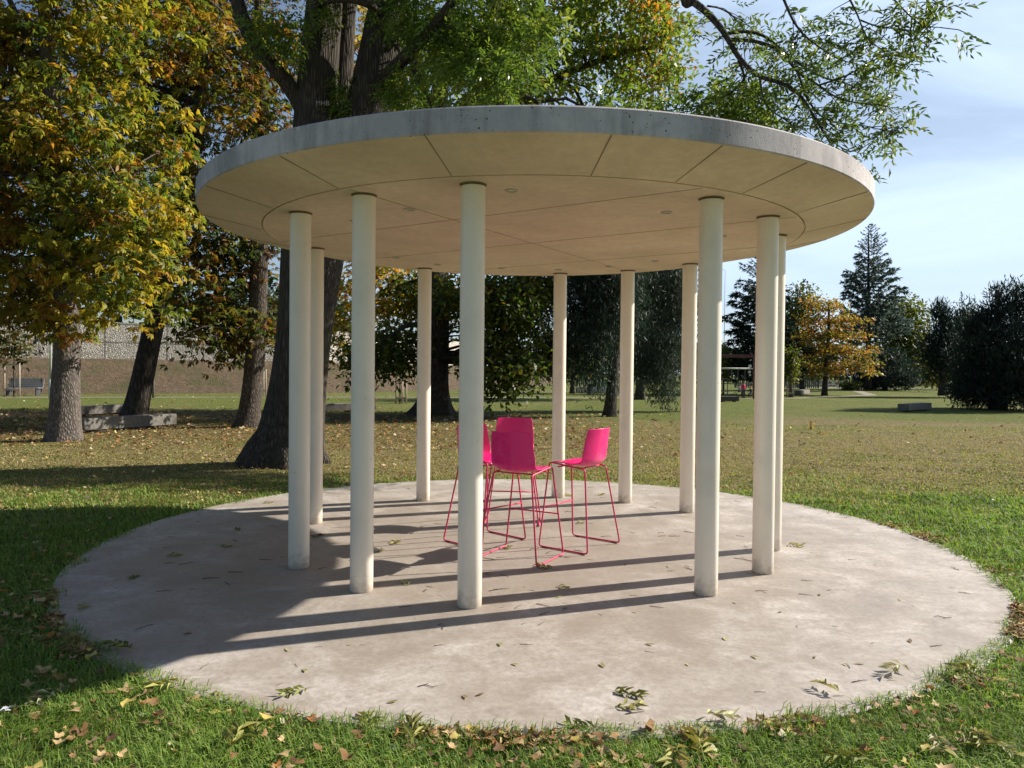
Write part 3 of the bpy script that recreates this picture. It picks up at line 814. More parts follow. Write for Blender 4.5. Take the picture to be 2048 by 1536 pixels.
# ------------------------------------------------------------------ big ash
AY = 12.8
stems = [
    wpx([(566, 938, AY, 150), (578, 885, AY, 128), (592, 800, AY, 112), (604, 700, AY, 106), (615, 600, AY, 112), (626, 500, AY, 122), (640, 380, AY, 128), (636, 280, AY, 100), (633, 200, AY, 82), (640, 100, AY, 74), (650, -20, AY, 66), (655, -260, AY, 46), (640, -600, AY, 20)]),
    wpx([(660, 420, AY, 100), (700, 310, AY, 98), (735, 225, AY - 0.1, 92), (757, 120, AY - 0.2, 84), (777, 10, AY - 0.3, 74), (810, -160, AY - 0.4, 50), (860, -500, AY - 0.6, 22)]),
    wpx([(655, 300, AY + 0.3, 50), (678, 200, AY + 0.3, 44), (690, 80, AY + 0.3, 38), (702, -100, AY + 0.3, 28), (715, -300, AY + 0.3, 14)]),
    wpx([(628, 250, AY, 60), (598, 200, AY - 0.1, 38), (560, 150, AY - 0.3, 30), (512, 92, AY - 0.5, 27), (482, 30, AY - 0.6, 28), (455, -80, AY - 0.7, 22), (400, -220, AY - 1, 10)]),
    wpx([(745, 200, AY - 0.2, 40), (775, 155, AY - 0.5, 30), (812, 112, AY - 0.9, 26), (865, 55, AY - 1.4, 20), (930, -30, AY - 2, 14)]),
    wpx([(655, 20, AY - 0.2, 24), (640, 4, AY - 0.7, 16), (690, -4, AY - 0.9, 18), (735, 6, AY - 0.9, 18), (756, 26, AY - 0.6, 16)]),
    # the long limb that reaches out over the roof to the right
    [np.array([[-1.7, 12.4, 9.0], [0.6, 11.2, 9.4], [2.3, 10.2, 8.0], list(at(1372, -14, 9.6)), list(at(1382, 0, 9.5))]), [0.16, 0.12, 0.09, 0.075, 0.072]],
]
ash = empty('ash_tree', at(570, 930, AY) * np.array([1, 1, 0]), 'huge multi-stemmed ash tree with furrowed dark bark standing close behind the pavilion', 'tree')
b = MB(); Pst = []
for i, (p, r) in enumerate(stems):
    Pst.append(trunk(b, p, r, 40 if i == 0 else 22, 0.045, 0.32 if i == 0 else 0, 31 + i, 7))
# root toes
for a_, L in ((-2.4, 0.12), (-1.2, 0.1), (3.1, 0.15), (0.2, 0.1), (1.2, 0.3)):
    c0 = Pst[0][0]; d_ = np.array([math.cos(a_), math.sin(a_), 0])
    b.tube([c0 + d_ * 0.12 + np.array([0, 0, 0.75]), c0 + d_ * 0.45 + np.array([0, 0, 0.30]), c0 + d_ * (0.68 + L * 0.5) + np.array([0, 0, 0.03]), c0 + d_ * (0.8 + L) + np.array([0, 0, -0.08])], [0.22, 0.24, 0.13, 0.04], 16)
b.build('trunk', M['bark_ash'], ash, smooth=True)

rga = np.random.default_rng(77)
# overhanging limb in the upper right: read off branch by branch
BR = [
    ([(1382, 0), (1415, 25), (1444, 58), (1459, 83), (1477, 116), (1498, 137), (1519, 155), (1568, 166), (1602, 190), (1635, 244), (1660, 286)], 15, 3, 9.5, 9.0),
    ([(1459, 79), (1506, 81), (1544, 91), (1568, 108), (1597, 149), (1639, 170), (1660, 190), (1700, 205), (1771, 211)], 8, 2, 9.4, 8.9),
    ([(1453, 68), (1490, 60), (1531, 70), (1585, 120), (1647, 157), (1697, 166), (1734, 190), (1771, 195)], 7, 2, 9.4, 9.9),
    ([(1477, 120), (1488, 145), (1486, 178)], 7, 3, 9.4, 9.5),
    ([(1519, 155), (1527, 203), (1544, 224), (1573, 240), (1597, 265)], 5, 2, 9.3, 9.6),
    ([(1415, 12), (1440, 15), (1465, 30), (1485, 55), (1520, 110)], 4, 1.5, 9.5, 10.2),
    ([(1560, -20), (1585, 41), (1606, 70), (1639, 95), (1676, 120), (1720, 130)], 6, 2, 9.0, 8.4),
    ([(1690, -20), (1717, 33), (1726, 62), (1742, 87)], 5, 2, 8.6, 8.3),
    ([(1720, 40), (1755, 54), (1800, 58), (1838, 62)], 3.5, 1.5, 8.5, 8.2),
    ([(1770, -20), (1820, 33), (1846, 54), (1880, 55)], 4, 1.5, 8.4, 8.0),
    ([(1840, -25), (1870, 5), (1905, 18)], 3, 1.5, 8.2, 8.0),
    ([(1597, 149), (1612, 195), (1640, 235), (1690, 250), (1730, 250), (1770, 262)], 5, 1.5, 9.2, 8.8),
    ([(1639, 170), (1700, 150), (1740, 120), (1800, 108)], 4, 1.5, 9.0, 8.8),
    ([(1635, 244), (1665, 285), (1705, 308), (1750, 280), (1765, 262)], 3, 1, 9.1, 8.9),
    ([(1602, 190), (1585, 225), (1560, 262), (1548, 285)], 3, 1, 9.2, 9.6),
    ([(1498, 137), (1480, 175), (1440, 200), (1380, 215), (1310, 225)], 5, 1.5, 9.4, 10.4),
]
b = MB(); anchors = []
for pts, w0_, w1_, Y0, Y1 in BR:
    n_ = len(pts); ys = np.linspace(Y0, Y1, n_); ws = np.linspace(w0_, w1_, n_)
    P = np.array([at(p[0], p[1], y_) for p, y_ in zip(pts, ys)])
    P = densify(P, n_ * 3)
    for i_ in range(2):
        P[1:-1] = (P[:-2] + 2 * P[1:-1] + P[2:]) / 4
    rr = np.interp(np.linspace(0, 1, len(P)), np.linspace(0, 1, n_), ws * ys / F_PX / 2)
    b.tube(P, np.maximum(rr, 0.004), 6)
    # twigs
    for i in range(2, len(P)):
        if rga.uniform() < 0.62 * (1.15 - 0.5 * (rr[i] / 0.05)):
            d_ = unit(rga.normal(0, 1, 3) * np.array([1, 0.8, 0.6]) + (P[i] - P[i - 1]) * 6 + np.array([0.15, 0, -0.2]))
            L = rga.uniform(0.15, 0.45) * (0.45 if P[i][0] > 4.6 else 1.0)
            e = P[i] + d_ * L + np.array([0, 0, -0.06])
            b.tube([P[i], P[i] + d_ * L * 0.5, e], [0.006, 0.005, 0.003], 4, caps=False)
            anchors += [e, P[i] + d_ * L * 0.6]
br_o = b.build('overhanging_branch', M['bark_dark'], ash, smooth=True)
spots2 = [(1505, 30), (1540, 50), (1590, 132), (1655, 85), (1722, 85), (1640, 72), (1700, 122), (1805, 110), (1770, 142), (1760, 178), (1700, 142), (1620, 102), (1560, 122), (1552, 182), (1610, 215), (1690, 235), (1730, 245), (1752, 262), (1662, 262), (1825, 55), (1835, 22), (1760, 30), (1690, 15), (1640, 20), (1600, 60), (1790, 180), (1540, 130), (1620, 170), (1740, 150), (1500, 210), (1520, 235), (1580, 235), (1550, 250), (1780, 150), (1815, 120), (1770, 205), (1700, 275)]
for q in spots2:
    for _ in range(2):
        anchors.append(at(q[0] + rga.normal(0, 12), q[1] + rga.normal(0, 10), rga.uniform(8.5, 9.8)))
anchors = np.array(anchors)
anchors = anchors[rga.uniform(0, 1, len(anchors)) < 0.68]
rep = np.repeat(np.arange(len(anchors)), rga.integers(2, 5, len(anchors)))
pos = anchors[rep] + rga.normal(0, 0.06, (len(rep), 3))
d_ = unit(rga.normal(0, 1, (len(rep), 3)) * np.array([1, 1, 0.6]) + np.array([0.0, 0, -0.2]))
V1, F1, C1 = ash_leaves(rga, pos, anchors[rep], 0.25, pick(rga, P_ASH, len(rep)) * 0.75 + np.array([0.006, 0.006, 0.012]), d=d_, ratio=0.31)
blobs = [pxblob(925, 80, 11.5, 120, 85, 1.2), pxblob(835, 20, 11.8, 50, 50, 0.8), pxblob(1000, 165, 11.0, 90, 45, 1.0), pxblob(590, 35, 11.9, 40, 38, 0.5), pxblob(548, 95, 12.0, 40, 40, 0.5),
         pxblob(1420, 200, 10.2, 110, 40, 0.7), pxblob(1490, 232, 10.0, 70, 32, 0.6), pxblob(1040, 60, 11.5, 60, 50, 0.8), pxblob(700, -170, 12, 250, 70, 2.0), pxblob(1250, 232, 11, 100, 26, 0.5), pxblob(1000, -190, 11, 350, 90, 2.0), (np.array([2.6, 13.9, 5.1]), np.array([2.0, 1.1, 0.55])), (np.array([0.2, 13.6, 5.0]), np.array([1.6, 1.0, 0.5])), (np.array([4.2, 13.2, 5.0]), np.array([1.2, 1.0, 0.45]))]  # last three: unseen boughs behind the roof, added to dapple the lawn
V2, F2, C2_, cl2 = crown(rga, blobs, 430, 19, 0.17, ash_leaves, 0.25, P_ASH, 0.25, 0.6)
blobs = [pxblob(687, 190, 12.6, 14, 50, 0.2), pxblob(700, 215, 12.5, 18, 20, 0.2), pxblob(800, 190, 12, 30, 40, 0.3), pxblob(640, 30, 12.2, 40, 20, 0.3)]
V3, F3, C3, cl3 = crown(rga, blobs, 60, 8, 0.10, ash_leaves, 0.20, P_ASH[:3], 0.5, 0.6)
# high crown over the frame
blobs = [((-3.5, 13, 12), (3.5, 2.2, 2.2)), ((-2, 12.6, 15), (4.5, 2.4, 2.8))]
V4, F4, C4, cl4 = crown(rga, blobs, 260, 10, 0.35, ash_leaves, 0.30, P_ASH, 0.5, 0.5)
b = MB(); near_ = np.concatenate([cl2, cl3]); near_ = near_[near_[:, 0] < 0.6]
limbs(rga, b, np.concatenate(Pst[:6]), near_, 90, 0.03, 5); limbs(rga, b, np.concatenate(Pst[:6]), cl4, 40, 0.06, 5)
b.build('branches', M['bark_ash'], ash, smooth=True)
k1 = len(V1); k2 = k1 + len(V2); k3 = k2 + len(V3)
fast_mesh('crown', np.concatenate([V1, V2, V3, V4]), np.concatenate([F1, F2 + k1, F3 + k2, F4 + k3]), M['leafash'], np.concatenate([C1, C2_, C3, C4]), ash)
# faint letters scratched in the bark of the stem
fc = bpy.data.curves.new('carving', 'FONT'); fc.body = 'MHB'; fc.size = 0.11; fc.extrude = 0.002
fo = bpy.data.objects.new('carving_src', fc); COL.objects.link(fo)
dg = bpy.context.evaluated_depsgraph_get()
tm = bpy.data.meshes.new_from_object(fo.evaluated_get(dg)); bpy.data.objects.remove(fo)
tm.materials.append(M['carve'])
to = bpy.data.objects.new('carved_letters', tm); COL.objects.link(to); to.parent = ash
tp = at(631, 210, AY - 0.385) - np.array(parent_origin(ash))
to.location = tuple(tp); to.rotation_euler = (R(90), 0, R(4))

# ------------------------------------------------------------------ chestnuts on the left
def rust_left(p, c, rg_):
    w_ = np.clip((-9.9 - p[:, :1]) / 2.0, 0, 1) * 0.5
    return c * (1 - w_) + np.array([0.20, 0.09, 0.03]) * w_
T1 = 16.43
make_tree('chestnut_tree', gp(130, 882), 'stout pale-trunked horse chestnut with golden leaves, next to the long timber beam', 'tree',
          [wpx([(128, 890, T1, 62), (129, 850, T1, 55), (131, 760, T1, 50), (134, 690, T1, 47), (130, 560, T1, 42), (124, 400, T1, 36), (104, 200, T1, 30), (92, 60, T1, 26), (85, -150, T1, 14)]),
           wpx([(106, 230, T1, 18), (60, 90, T1, 14), (10, -20, T1, 9)]), wpx([(104, 200, T1, 16), (140, 80, T1, 12), (175, -40, T1, 8)]), wpx([(125, 480, T1, 16), (200, 400, T1 - 0.6, 11), (270, 360, T1 - 1.2, 6)])],
          M['bark_chest'],
          [dict(blobs=[pxblob(220, 320, T1, 165, 190, 2.2), pxblob(230, 540, T1 - .3, 135, 125, 1.9), pxblob(60, 560, T1, 120, 110, 1.8), pxblob(150, 40, T1, 240, 120, 2.4), pxblob(20, 300, T1, 160, 240, 2.4), pxblob(-160, 350, T1, 180, 280, 2.2), pxblob(160, -160, T1, 260, 110, 2.4), pxblob(250, 440, T1 - .4, 125, 120, 1.6), pxblob(100, 650, T1 - .2, 110, 30, 1.0)],
                ncl=900, per=17, clr=0.20, flat=0.5, leaf=chestnut_leaves, size=0.185, pal=P_CHEST, droop=0.6, mat=M['leaf'], tint=rust_left)],
          seed=11, nlimb=170, r0=0.07, flare=0.35)
T3 = 20.86
make_tree('chestnut_tree', gp(497, 853), 'brown-trunked horse chestnut with low shaded foliage between the leaning tree and the huge ash', 'tree',
          [wpx([(494, 860, T3, 50), (499, 820, T3, 42), (507, 740, T3, 38), (514, 640, T3, 36), (520, 490, T3, 33), (527, 300, T3, 26), (520, 100, T3, 18), (515, -100, T3, 10)])],
          M['bark_brown'],
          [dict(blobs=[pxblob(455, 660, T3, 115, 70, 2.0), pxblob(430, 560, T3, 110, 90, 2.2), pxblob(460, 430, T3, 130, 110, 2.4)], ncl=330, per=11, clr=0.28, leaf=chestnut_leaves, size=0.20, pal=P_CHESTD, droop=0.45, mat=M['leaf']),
           dict(blobs=[pxblob(520, 250, T3, 90, 100, 1.8), pxblob(440, 90, T3 - 1, 120, 110, 2.2), pxblob(420, -60, T3, 160, 90, 2.2), pxblob(560, 100, T3 + 1, 80, 90, 1.5)], ncl=270, per=11, clr=0.26, leaf=chestnut_leaves, size=0.20, pal=P_RUST, droop=0.45, mat=M['leaf'])],
          seed=12, nlimb=90, r0=0.07)
T2 = 24.2
make_tree('leaning_tree', gp(277, 836), 'dark leaning trunk behind the timber beam with a dim green crown', 'tree',
          [wpx([(268, 845, T2, 48), (277, 800, T2, 44), (297, 700, T2, 40), (318, 600, T2, 37), (345, 470, T2, 33), (375, 330, T2, 28), (402, 180, T2, 20), (425, 0, T2, 12)])],
          M['bark_dark'],
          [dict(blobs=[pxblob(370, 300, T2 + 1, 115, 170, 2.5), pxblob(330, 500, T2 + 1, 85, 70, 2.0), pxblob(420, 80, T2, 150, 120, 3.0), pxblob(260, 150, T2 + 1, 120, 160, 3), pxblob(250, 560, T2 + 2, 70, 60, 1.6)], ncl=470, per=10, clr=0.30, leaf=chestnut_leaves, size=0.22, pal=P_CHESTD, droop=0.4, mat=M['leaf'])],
          seed=13, nlimb=110, r0=0.09)
T5 = 31.0
make_tree('chestnut_tree', gp(735, 822), 'golden horse chestnut further back whose trunk hides behind a column', 'tree',
          [wpx([(737, 828, T5, 26), (738, 740, T5, 22), (742, 600, T5, 19), (745, 400, T5, 15), (745, 200, T5, 9)])],
          M['bark_dark'],
          [dict(blobs=[pxblob(772, 585, T5, 100, 62, 2.2), pxblob(690, 640, T5 - 1, 40, 90, 1.5), pxblob(800, 600, T5 - 1, 60, 50, 1.4), pxblob(720, 470, T5, 160, 110, 3.0), pxblob(745, 120, T5, 100, 130, 2.6), pxblob(740, 300, T5, 140, 120, 3)], ncl=560, per=10, clr=0.30, leaf=chestnut_leaves, size=0.22, pal=P_GOLD, droop=0.45, mat=M['leaf'])],
          seed=14, nlimb=80, r0=0.08)
T6 = 23.0
make_tree('chestnut_tree', gp(-140, 850), 'rust-leaved horse chestnut whose low branches hang over the grey slatted bench', 'tree',
          [wpx([(-140, 860, T6, 50), (-138, 700, T6, 40), (-130, 450, T6, 34), (-120, 150, T6, 24), (-110, -80, T6, 14)])],
          M['bark_chest'],
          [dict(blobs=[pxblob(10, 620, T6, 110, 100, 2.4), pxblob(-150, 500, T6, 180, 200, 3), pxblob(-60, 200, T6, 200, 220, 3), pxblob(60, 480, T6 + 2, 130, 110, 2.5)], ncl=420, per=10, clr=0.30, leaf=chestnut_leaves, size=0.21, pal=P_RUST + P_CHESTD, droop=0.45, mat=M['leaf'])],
          seed=15, nlimb=60, r0=0.08)

# ------------------------------------------------------------------ oak, hemlocks
OY = 27.9
def oak_orange(p, c, rg_):
    hot = np.exp(-((p[:, 0] - 5.0) ** 2 + (p[:, 2] - 14.3) ** 2) / 1.1) + np.exp(-((p[:, 0] - 6.4) ** 2 + (p[:, 2] - 12.4) ** 2) / 0.5)
    k_ = ((rg_.uniform(0, 1, len(p)) < hot * 0.16).astype(float))[:, None]
    return c * (1 - k_) + np.array([0.48, 0.24, 0.03]) * k_
make_tree('oak_tree', gp(866, 828), 'broad dark-trunked oak filling the view beyond the pavilion, crown above the roof', 'tree',
          [wpx([(866, 836, OY, 74), (869, 800, OY, 60), (872, 740, OY, 52), (876, 640, OY, 46), (872, 500, OY, 44), (868, 320, OY, 46), (880, 180, OY, 34), (900, 20, OY, 22), (920, -150, OY, 10)]),
           wpx([(868, 330, OY, 36), (850, 200, OY - 1, 26), (828, 120, OY - 1.5, 20), (800, 20, OY - 2, 10)]), wpx([(875, 280, OY, 30), (920, 215, OY - 1, 20), (960, 180, OY - 2, 16), (1010, 170, OY - 3, 10)]),
           wpx([(890, 330, OY, 34), (960, 190, OY, 24), (985, 60, OY, 19), (990, -60, OY, 12)]), wpx([(985, 60, OY, 14), (1030, 40, OY - 1, 10), (1080, 10, OY - 2, 6)]), wpx([(940, 240, OY, 24), (1080, 170, OY, 16), (1230, 110, OY, 10), (1330, 90, OY, 5)]),
           wpx([(876, 620, OY, 20), (930, 590, OY - 1, 14), (1000, 600, OY - 2, 8)]), wpx([(876, 660, OY, 16), (820, 650, OY - 1, 10), (770, 680, OY - 2, 6)])],
          M['bark_dark'],
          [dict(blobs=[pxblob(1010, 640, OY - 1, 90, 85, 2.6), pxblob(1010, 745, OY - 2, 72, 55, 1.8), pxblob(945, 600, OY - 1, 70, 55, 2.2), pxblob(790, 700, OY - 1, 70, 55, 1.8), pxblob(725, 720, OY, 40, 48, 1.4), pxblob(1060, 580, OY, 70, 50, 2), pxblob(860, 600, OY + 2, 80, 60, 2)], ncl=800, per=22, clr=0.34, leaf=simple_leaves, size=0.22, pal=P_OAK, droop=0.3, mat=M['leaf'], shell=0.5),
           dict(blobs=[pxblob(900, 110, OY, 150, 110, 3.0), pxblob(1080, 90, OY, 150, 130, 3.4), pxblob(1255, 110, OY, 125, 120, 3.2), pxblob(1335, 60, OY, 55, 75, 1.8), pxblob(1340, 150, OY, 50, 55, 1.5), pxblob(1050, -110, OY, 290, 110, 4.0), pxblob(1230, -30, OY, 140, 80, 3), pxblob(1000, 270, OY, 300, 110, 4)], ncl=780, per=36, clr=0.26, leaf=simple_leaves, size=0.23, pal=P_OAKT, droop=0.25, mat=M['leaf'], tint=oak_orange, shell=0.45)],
          seed=21, nlimb=190, r0=0.12, flare=0.8)
HY = 27.74
make_tree('hemlock_tree', gp(1221, 832), 'slim dark trunk of a drooping evergreen seen between the middle rear columns', 'tree',
          [wpx([(1219, 838, HY, 26), (1222, 800, HY, 23), (1228, 720, HY, 21), (1233, 600, HY, 18), (1236, 400, HY, 14), (1236, 260, HY, 8)])],
          M['bark_dark'],
          [dict(blobs=[pxblob(1170, 650, HY, 90, 100, 1.8), pxblob(1180, 560, HY, 120, 60, 2.2), pxblob(1230, 600, HY, 60, 110, 1.6), pxblob(1110, 700, HY + 1, 50, 60, 1.2), pxblob(1230, 420, HY, 120, 120, 2.2), pxblob(1200, 735, HY - 0.4, 45, 45, 1.0)], ncl=900, per=60, clr=0.30, leaf=weep_leaves, size=0.20, pal=P_CONIF, mat=M['needle'], shell=0.6, flat=1.0)],
          seed=22, nlimb=90, r0=0.06)
HY2 = 32.0
make_tree('hemlock_tree', gp(1378, 814), 'grey-green weeping evergreen with branches hanging almost to the grass', 'tree',
          [wpx([(1378, 820, HY2, 24), (1380, 700, HY2, 20), (1380, 500, HY2, 14), (1380, 300, HY2, 7)])],
          M['bark_dark'],
          [dict(blobs=[pxblob(1320, 660, HY2, 58, 110, 1.6), pxblob(1330, 760, HY2 - .5, 40, 50, 1.0), pxblob(1310, 570, HY2, 75, 70, 1.8), pxblob(1360, 610, HY2, 36, 150, 1.4), pxblob(1350, 420, HY2, 80, 120, 2), pxblob(1290, 720, HY2, 28, 60, .8)], ncl=760, per=58, clr=0.25, leaf=weep_leaves, size=0.20, pal=[((0.05, 0.075, 0.055), 3), ((0.075, 0.10, 0.07), 2), ((0.03, 0.05, 0.04), 2)], mat=M['needle'], shell=0.6, flat=1.2)],
          seed=23, nlimb=80, r0=0.05, zmin=0.2)
make_tree('hemlock_tree', gp(1280, 799), 'straight trunk standing further off behind the weeping evergreen', 'tree',
          [wpx([(1280, 804, 46.0, 20), (1281, 740, 46.0, 16), (1282, 600, 46.0, 13), (1283, 450, 46.0, 8)])],
          M['bark_dark'],
          [dict(blobs=[pxblob(1260, 640, 46, 90, 80, 3), pxblob(1275, 560, 46, 100, 90, 3)], ncl=420, per=40, clr=0.5, leaf=weep_leaves, size=0.4, pal=P_CONIF, mat=M['needle'], shell=0.6, flat=1.0)],
          seed=24, nlimb=40, r0=0.08)
make_tree('park_tree', gp(1168, 784), 'small dark tree standing beside the green railing in the distance', 'tree',
          [wpx([(1145, 787, 58.0, 10), (1145, 770, 58.0, 8), (1146, 700, 58.0, 6)])], M['bark_dark'],
          [dict(blobs=[pxblob(1150, 700, 58, 70, 55, 2.5), pxblob(1110, 730, 58, 60, 30, 2)], ncl=200, per=14, clr=0.4, leaf=simple_leaves, size=0.34, pal=P_OAK, mat=M['leaf'])], seed=25, nlimb=20, r0=0.05)

# ------------------------------------------------------------------ spruces
def spruce(px, top, base_y, Y, halfw, label, seed, pal, bare=0.12, levels=30, tilt=0.25, power=0.8, name='spruce_tree'):
    b0 = at(px, base_y, Y); b0[2] = GZ
    t0 = at(px, top, Y)
    Hh = t0[2] - GZ; rmax = halfw * Y / F_PX
    rg_ = np.random.default_rng(seed)
    root = empty(name, b0, label, 'tree')
    b = MB(); trunk(b, [b0, b0 * 0.6 + t0 * 0.4, t0 * 0.8 + b0 * 0.2, t0], [Hh * 0.018, Hh * 0.013, Hh * 0.006, 0.02], 10, 0.04, 0.3, seed)
    b.build('trunk', M['bark_dark'], root, smooth=True)
    bb = MB(); P, D, Cc = [], [], []
    for i in range(levels):
        u = bare + (1 - bare) * (i / (levels - 1)) ** 0.95
        z = GZ + Hh * u
        Lm = rmax * (1 - u) ** power / (1 - bare) ** power + 0.12
        nb = 7 if u < 0.85 else 5
        a0 = rg_.uniform(0, 6.28)
        for j in range(nb):
            a_ = a0 + j * 6.283 / nb + rg_.normal(0, 0.2)
            L = Lm * rg_.uniform(0.55, 1.12)
            d_ = np.array([math.cos(a_), math.sin(a_), 0])
            p0 = np.array([b0[0], b0[1], z])
            ups = (0.55 if u > 0.8 else 0.0)
            pts = [p0, p0 + d_ * L * 0.4 + np.array([0, 0, L * (ups * 0.4 - 0.06)]), p0 + d_ * L * 0.75 + np.array([0, 0, L * (ups * .7 - tilt * 0.6)]), p0 + d_ * L + np.array([0, 0, L * (ups - tilt * 0.55)])]
            bb.tube(pts, [0.02 + L * 0.012, 0.015 + L * 0.008, 0.012, 0.006], 4, caps=False)
            dens = max(6, int(L * 12))
            tt = np.sqrt(rg_.uniform(0.03, 1, dens))
            q = np.array([np.interp(tt, [0, 0.4, 0.75, 1], [p[c_] for p in pts]) for c_ in range(3)]).T
            side = rg_.choice([-1, 1], dens)[:, None]
            s_ = np.array([-d_[1], d_[0], 0])
            dd = unit(d_ * 0.9 + s_ * side * rg_.uniform(0.2, 1.0, (dens, 1)) + np.array([0, 0, -0.25 + ups * 0.5]) + rg_.normal(0, 0.18, (dens, 3)))
            P.append(q); D.append(dd); Cc.append(np.full((dens, 1), L))
    P, D, Cc = np.concatenate(P), np.concatenate(D), np.concatenate(Cc)
    P = np.repeat(P, 3, 0); D = unit(np.repeat(D, 3, 0) + rg_.normal(0, 0.35, (len(P), 3))); Cc = np.repeat(Cc, 3, 0)
    sz = np.clip(Cc[:, 0] * 0.20, 0.22, 0.50) * rg_.uniform(0.6, 1.2, len(P))
    n_ = unit(rg_.normal(0, 0.5, P.shape) + np.array([0, 0, 1]))
    v, f, c = kites(P, D, n_, sz, sz * 0.24, pick(rg_, pal, len(P)) * rg_.uniform(0.75, 1.25, (len(P), 1)), 0.4)
    bb.build('branches', M['bark_dark'], root, smooth=True)
    fast_mesh('crown', v, f, M['needle'], c, root)
    return root
P_SPR = [((0.028, 0.050, 0.034), 4), ((0.042, 0.068, 0.045), 2), ((0.06, 0.085, 0.05), 1)]
P_SPRB = [((0.11, 0.155, 0.15), 3), ((0.15, 0.20, 0.18), 2), ((0.08, 0.115, 0.11), 2)]  # distance haze and sunlit needles painted in as a paler blue
spruce(1737, 450, 782, 80.0, 84, 'tall pointed haze-blue spruce rising high above the orange maple', 41, P_SPRB, bare=0.30, levels=34, power=0.75, tilt=-0.40)
spruce(1518, 502, 776, 60.0, 98, 'dense dark spruce behind the red playground frame', 42, P_SPR, bare=0.12, levels=36, power=0.7, tilt=-0.2)

def simple_tree(name, px, by, Y, tw, blobs, label, pal, seed, ncl, per, size, clr, leaf=simple_leaves, mat='leaf', lean=0, cat='tree', group=None, bark='bark_dark', nlimb=40, shell=0.45, jitter=0.35, top=None, flat=0.6, zmin=0.4, tint=None):
    b0 = at(px, by, Y)
    ty = top if top else min(q[1] for q in blobs)
    tr_ = wpx([(px, by + 3, Y, tw * 1.25), (px + lean * 0.3, by - (by - ty) * 0.25, Y, tw), (px + lean, by - (by - ty) * 0.6, Y, tw * 0.75), (px + lean * 1.1, ty, Y, tw * 0.35)])
    b0[2] = 0
    return make_tree(name, b0, label, cat, [tr_], M[bark], [dict(blobs=[pxblob(*q) for q in blobs], ncl=ncl, per=per, clr=clr, leaf=leaf, size=size, pal=pal, mat=M[mat], shell=shell, jitter=jitter, flat=flat, tint=tint)], group, seed, nlimb, 0.05, ntr=10, zmin=zmin)

simple_tree('maple_tree', 1649, 789, 60.0, 9, [(1668, 668, 60, 80, 15, 2.6), (1705, 728, 60, 52, 14, 2.2), (1655, 612, 60, 40, 16, 1.6), (1615, 690, 60, 40, 34, 2.0), (1640, 738, 60, 58, 14, 2.0), (1735, 712, 60, 26, 9, 1.0), (1690, 640, 60, 46, 13, 1.6), (1690, 700, 60, 62, 14, 2.2), (1640, 640, 60, 46, 14, 1.8), (1740, 745, 60, 20, 7, .8), (1625, 600, 60, 22, 8, 1)],
            'orange and yellow autumn maple with a thin leaning trunk on the far lawn', P_ORNG, 51, 460, 15, 0.26, 0.32, lean=8, nlimb=60, top=600, jitter=0.3, flat=0.35)
simple_tree('park_tree', 1604, 779, 76.0, 8, [(1600, 620, 76, 36, 55, 2), (1575, 660, 76, 30, 60, 2), (1590, 700, 76, 50, 50, 2), (1620, 730, 76, 30, 30, 1.5)],
            'olive green tree with a dark trunk standing close behind the orange maple', P_FAR, 52, 380, 14, 0.40, 0.45, nlimb=30, top=600)
simple_tree('park_tree', 1815, 778, 88.0, 8, [(1800, 625, 88, 55, 30, 3), (1822, 660, 88, 40, 36, 2.5), (1825, 705, 88, 36, 44, 2.2), (1770, 660, 88, 40, 40, 2.2), (1790, 710, 88, 40, 40, 2.2)],
            'yellow green tree between the tall spruce and the yews', P_FAR, 53, 430, 14, 0.46, 0.5, nlimb=40, top=610)
simple_tree('juniper_shrub', 1770, 783, 82.0, 8, [(1770, 746, 82, 66, 38, 3), (1740, 762, 82, 40, 22, 2.5), (1810, 764, 82, 30, 18, 2), (1775, 718, 82, 34, 22, 2)],
            'low rounded dark blue juniper on the far lawn', P_YEW, 54, 360, 22, 0.42, 0.4, leaf=up_leaves, mat='needle', cat='shrub', nlimb=10, zmin=0.0, shell=0.35)
simple_tree('garden_shrub', 1700, 783, 80.0, 3, [(1699, 772, 80, 20, 9, 1)], 'small light green shrub in front of the juniper', P_FAR, 55, 50, 12, 0.3, 0.25, cat='shrub', nlimb=10, zmin=0.0)
simple_tree('yew_tree', 1995, 818, 37.0, 24, [(1990, 705, 37, 78, 92, 2.6), (2010, 780, 37, 95, 46, 2.6), (2090, 690, 37, 90, 130, 2.6), (1975, 645, 37, 26, 40, .9), (1998, 610, 37, 15, 45, .6), (2016, 612, 37, 14, 50, .6), (2040, 615, 37, 16, 46, .6), (1960, 668, 37, 18, 36, .7), (1955, 790, 37, 38, 30, 1.4), (2075, 600, 37, 24, 44, .8), (1988, 592, 37, 5, 30, .25), (2007, 588, 37, 5, 30, .25), (2030, 592, 37, 5, 28, .25), (1972, 622, 37, 5, 26, .25), (1948, 655, 37, 6, 26, .3), (2044, 580, 37, 6, 30, .3)] + [(1912 + 10 * (i % 3) + 4 * i, 790 - 14 * i, 37, 11 + 3 * (i % 2), 8 + 4 * (i % 3), .4) for i in range(11)],
            'biggest nearly black yew with ragged upright tips, reaching down to the grass', P_YEW, 56, 1500, 26, 0.24, 0.20, leaf=up_leaves, mat='needle', nlimb=40, zmin=0.05, shell=0.4, flat=1.0)
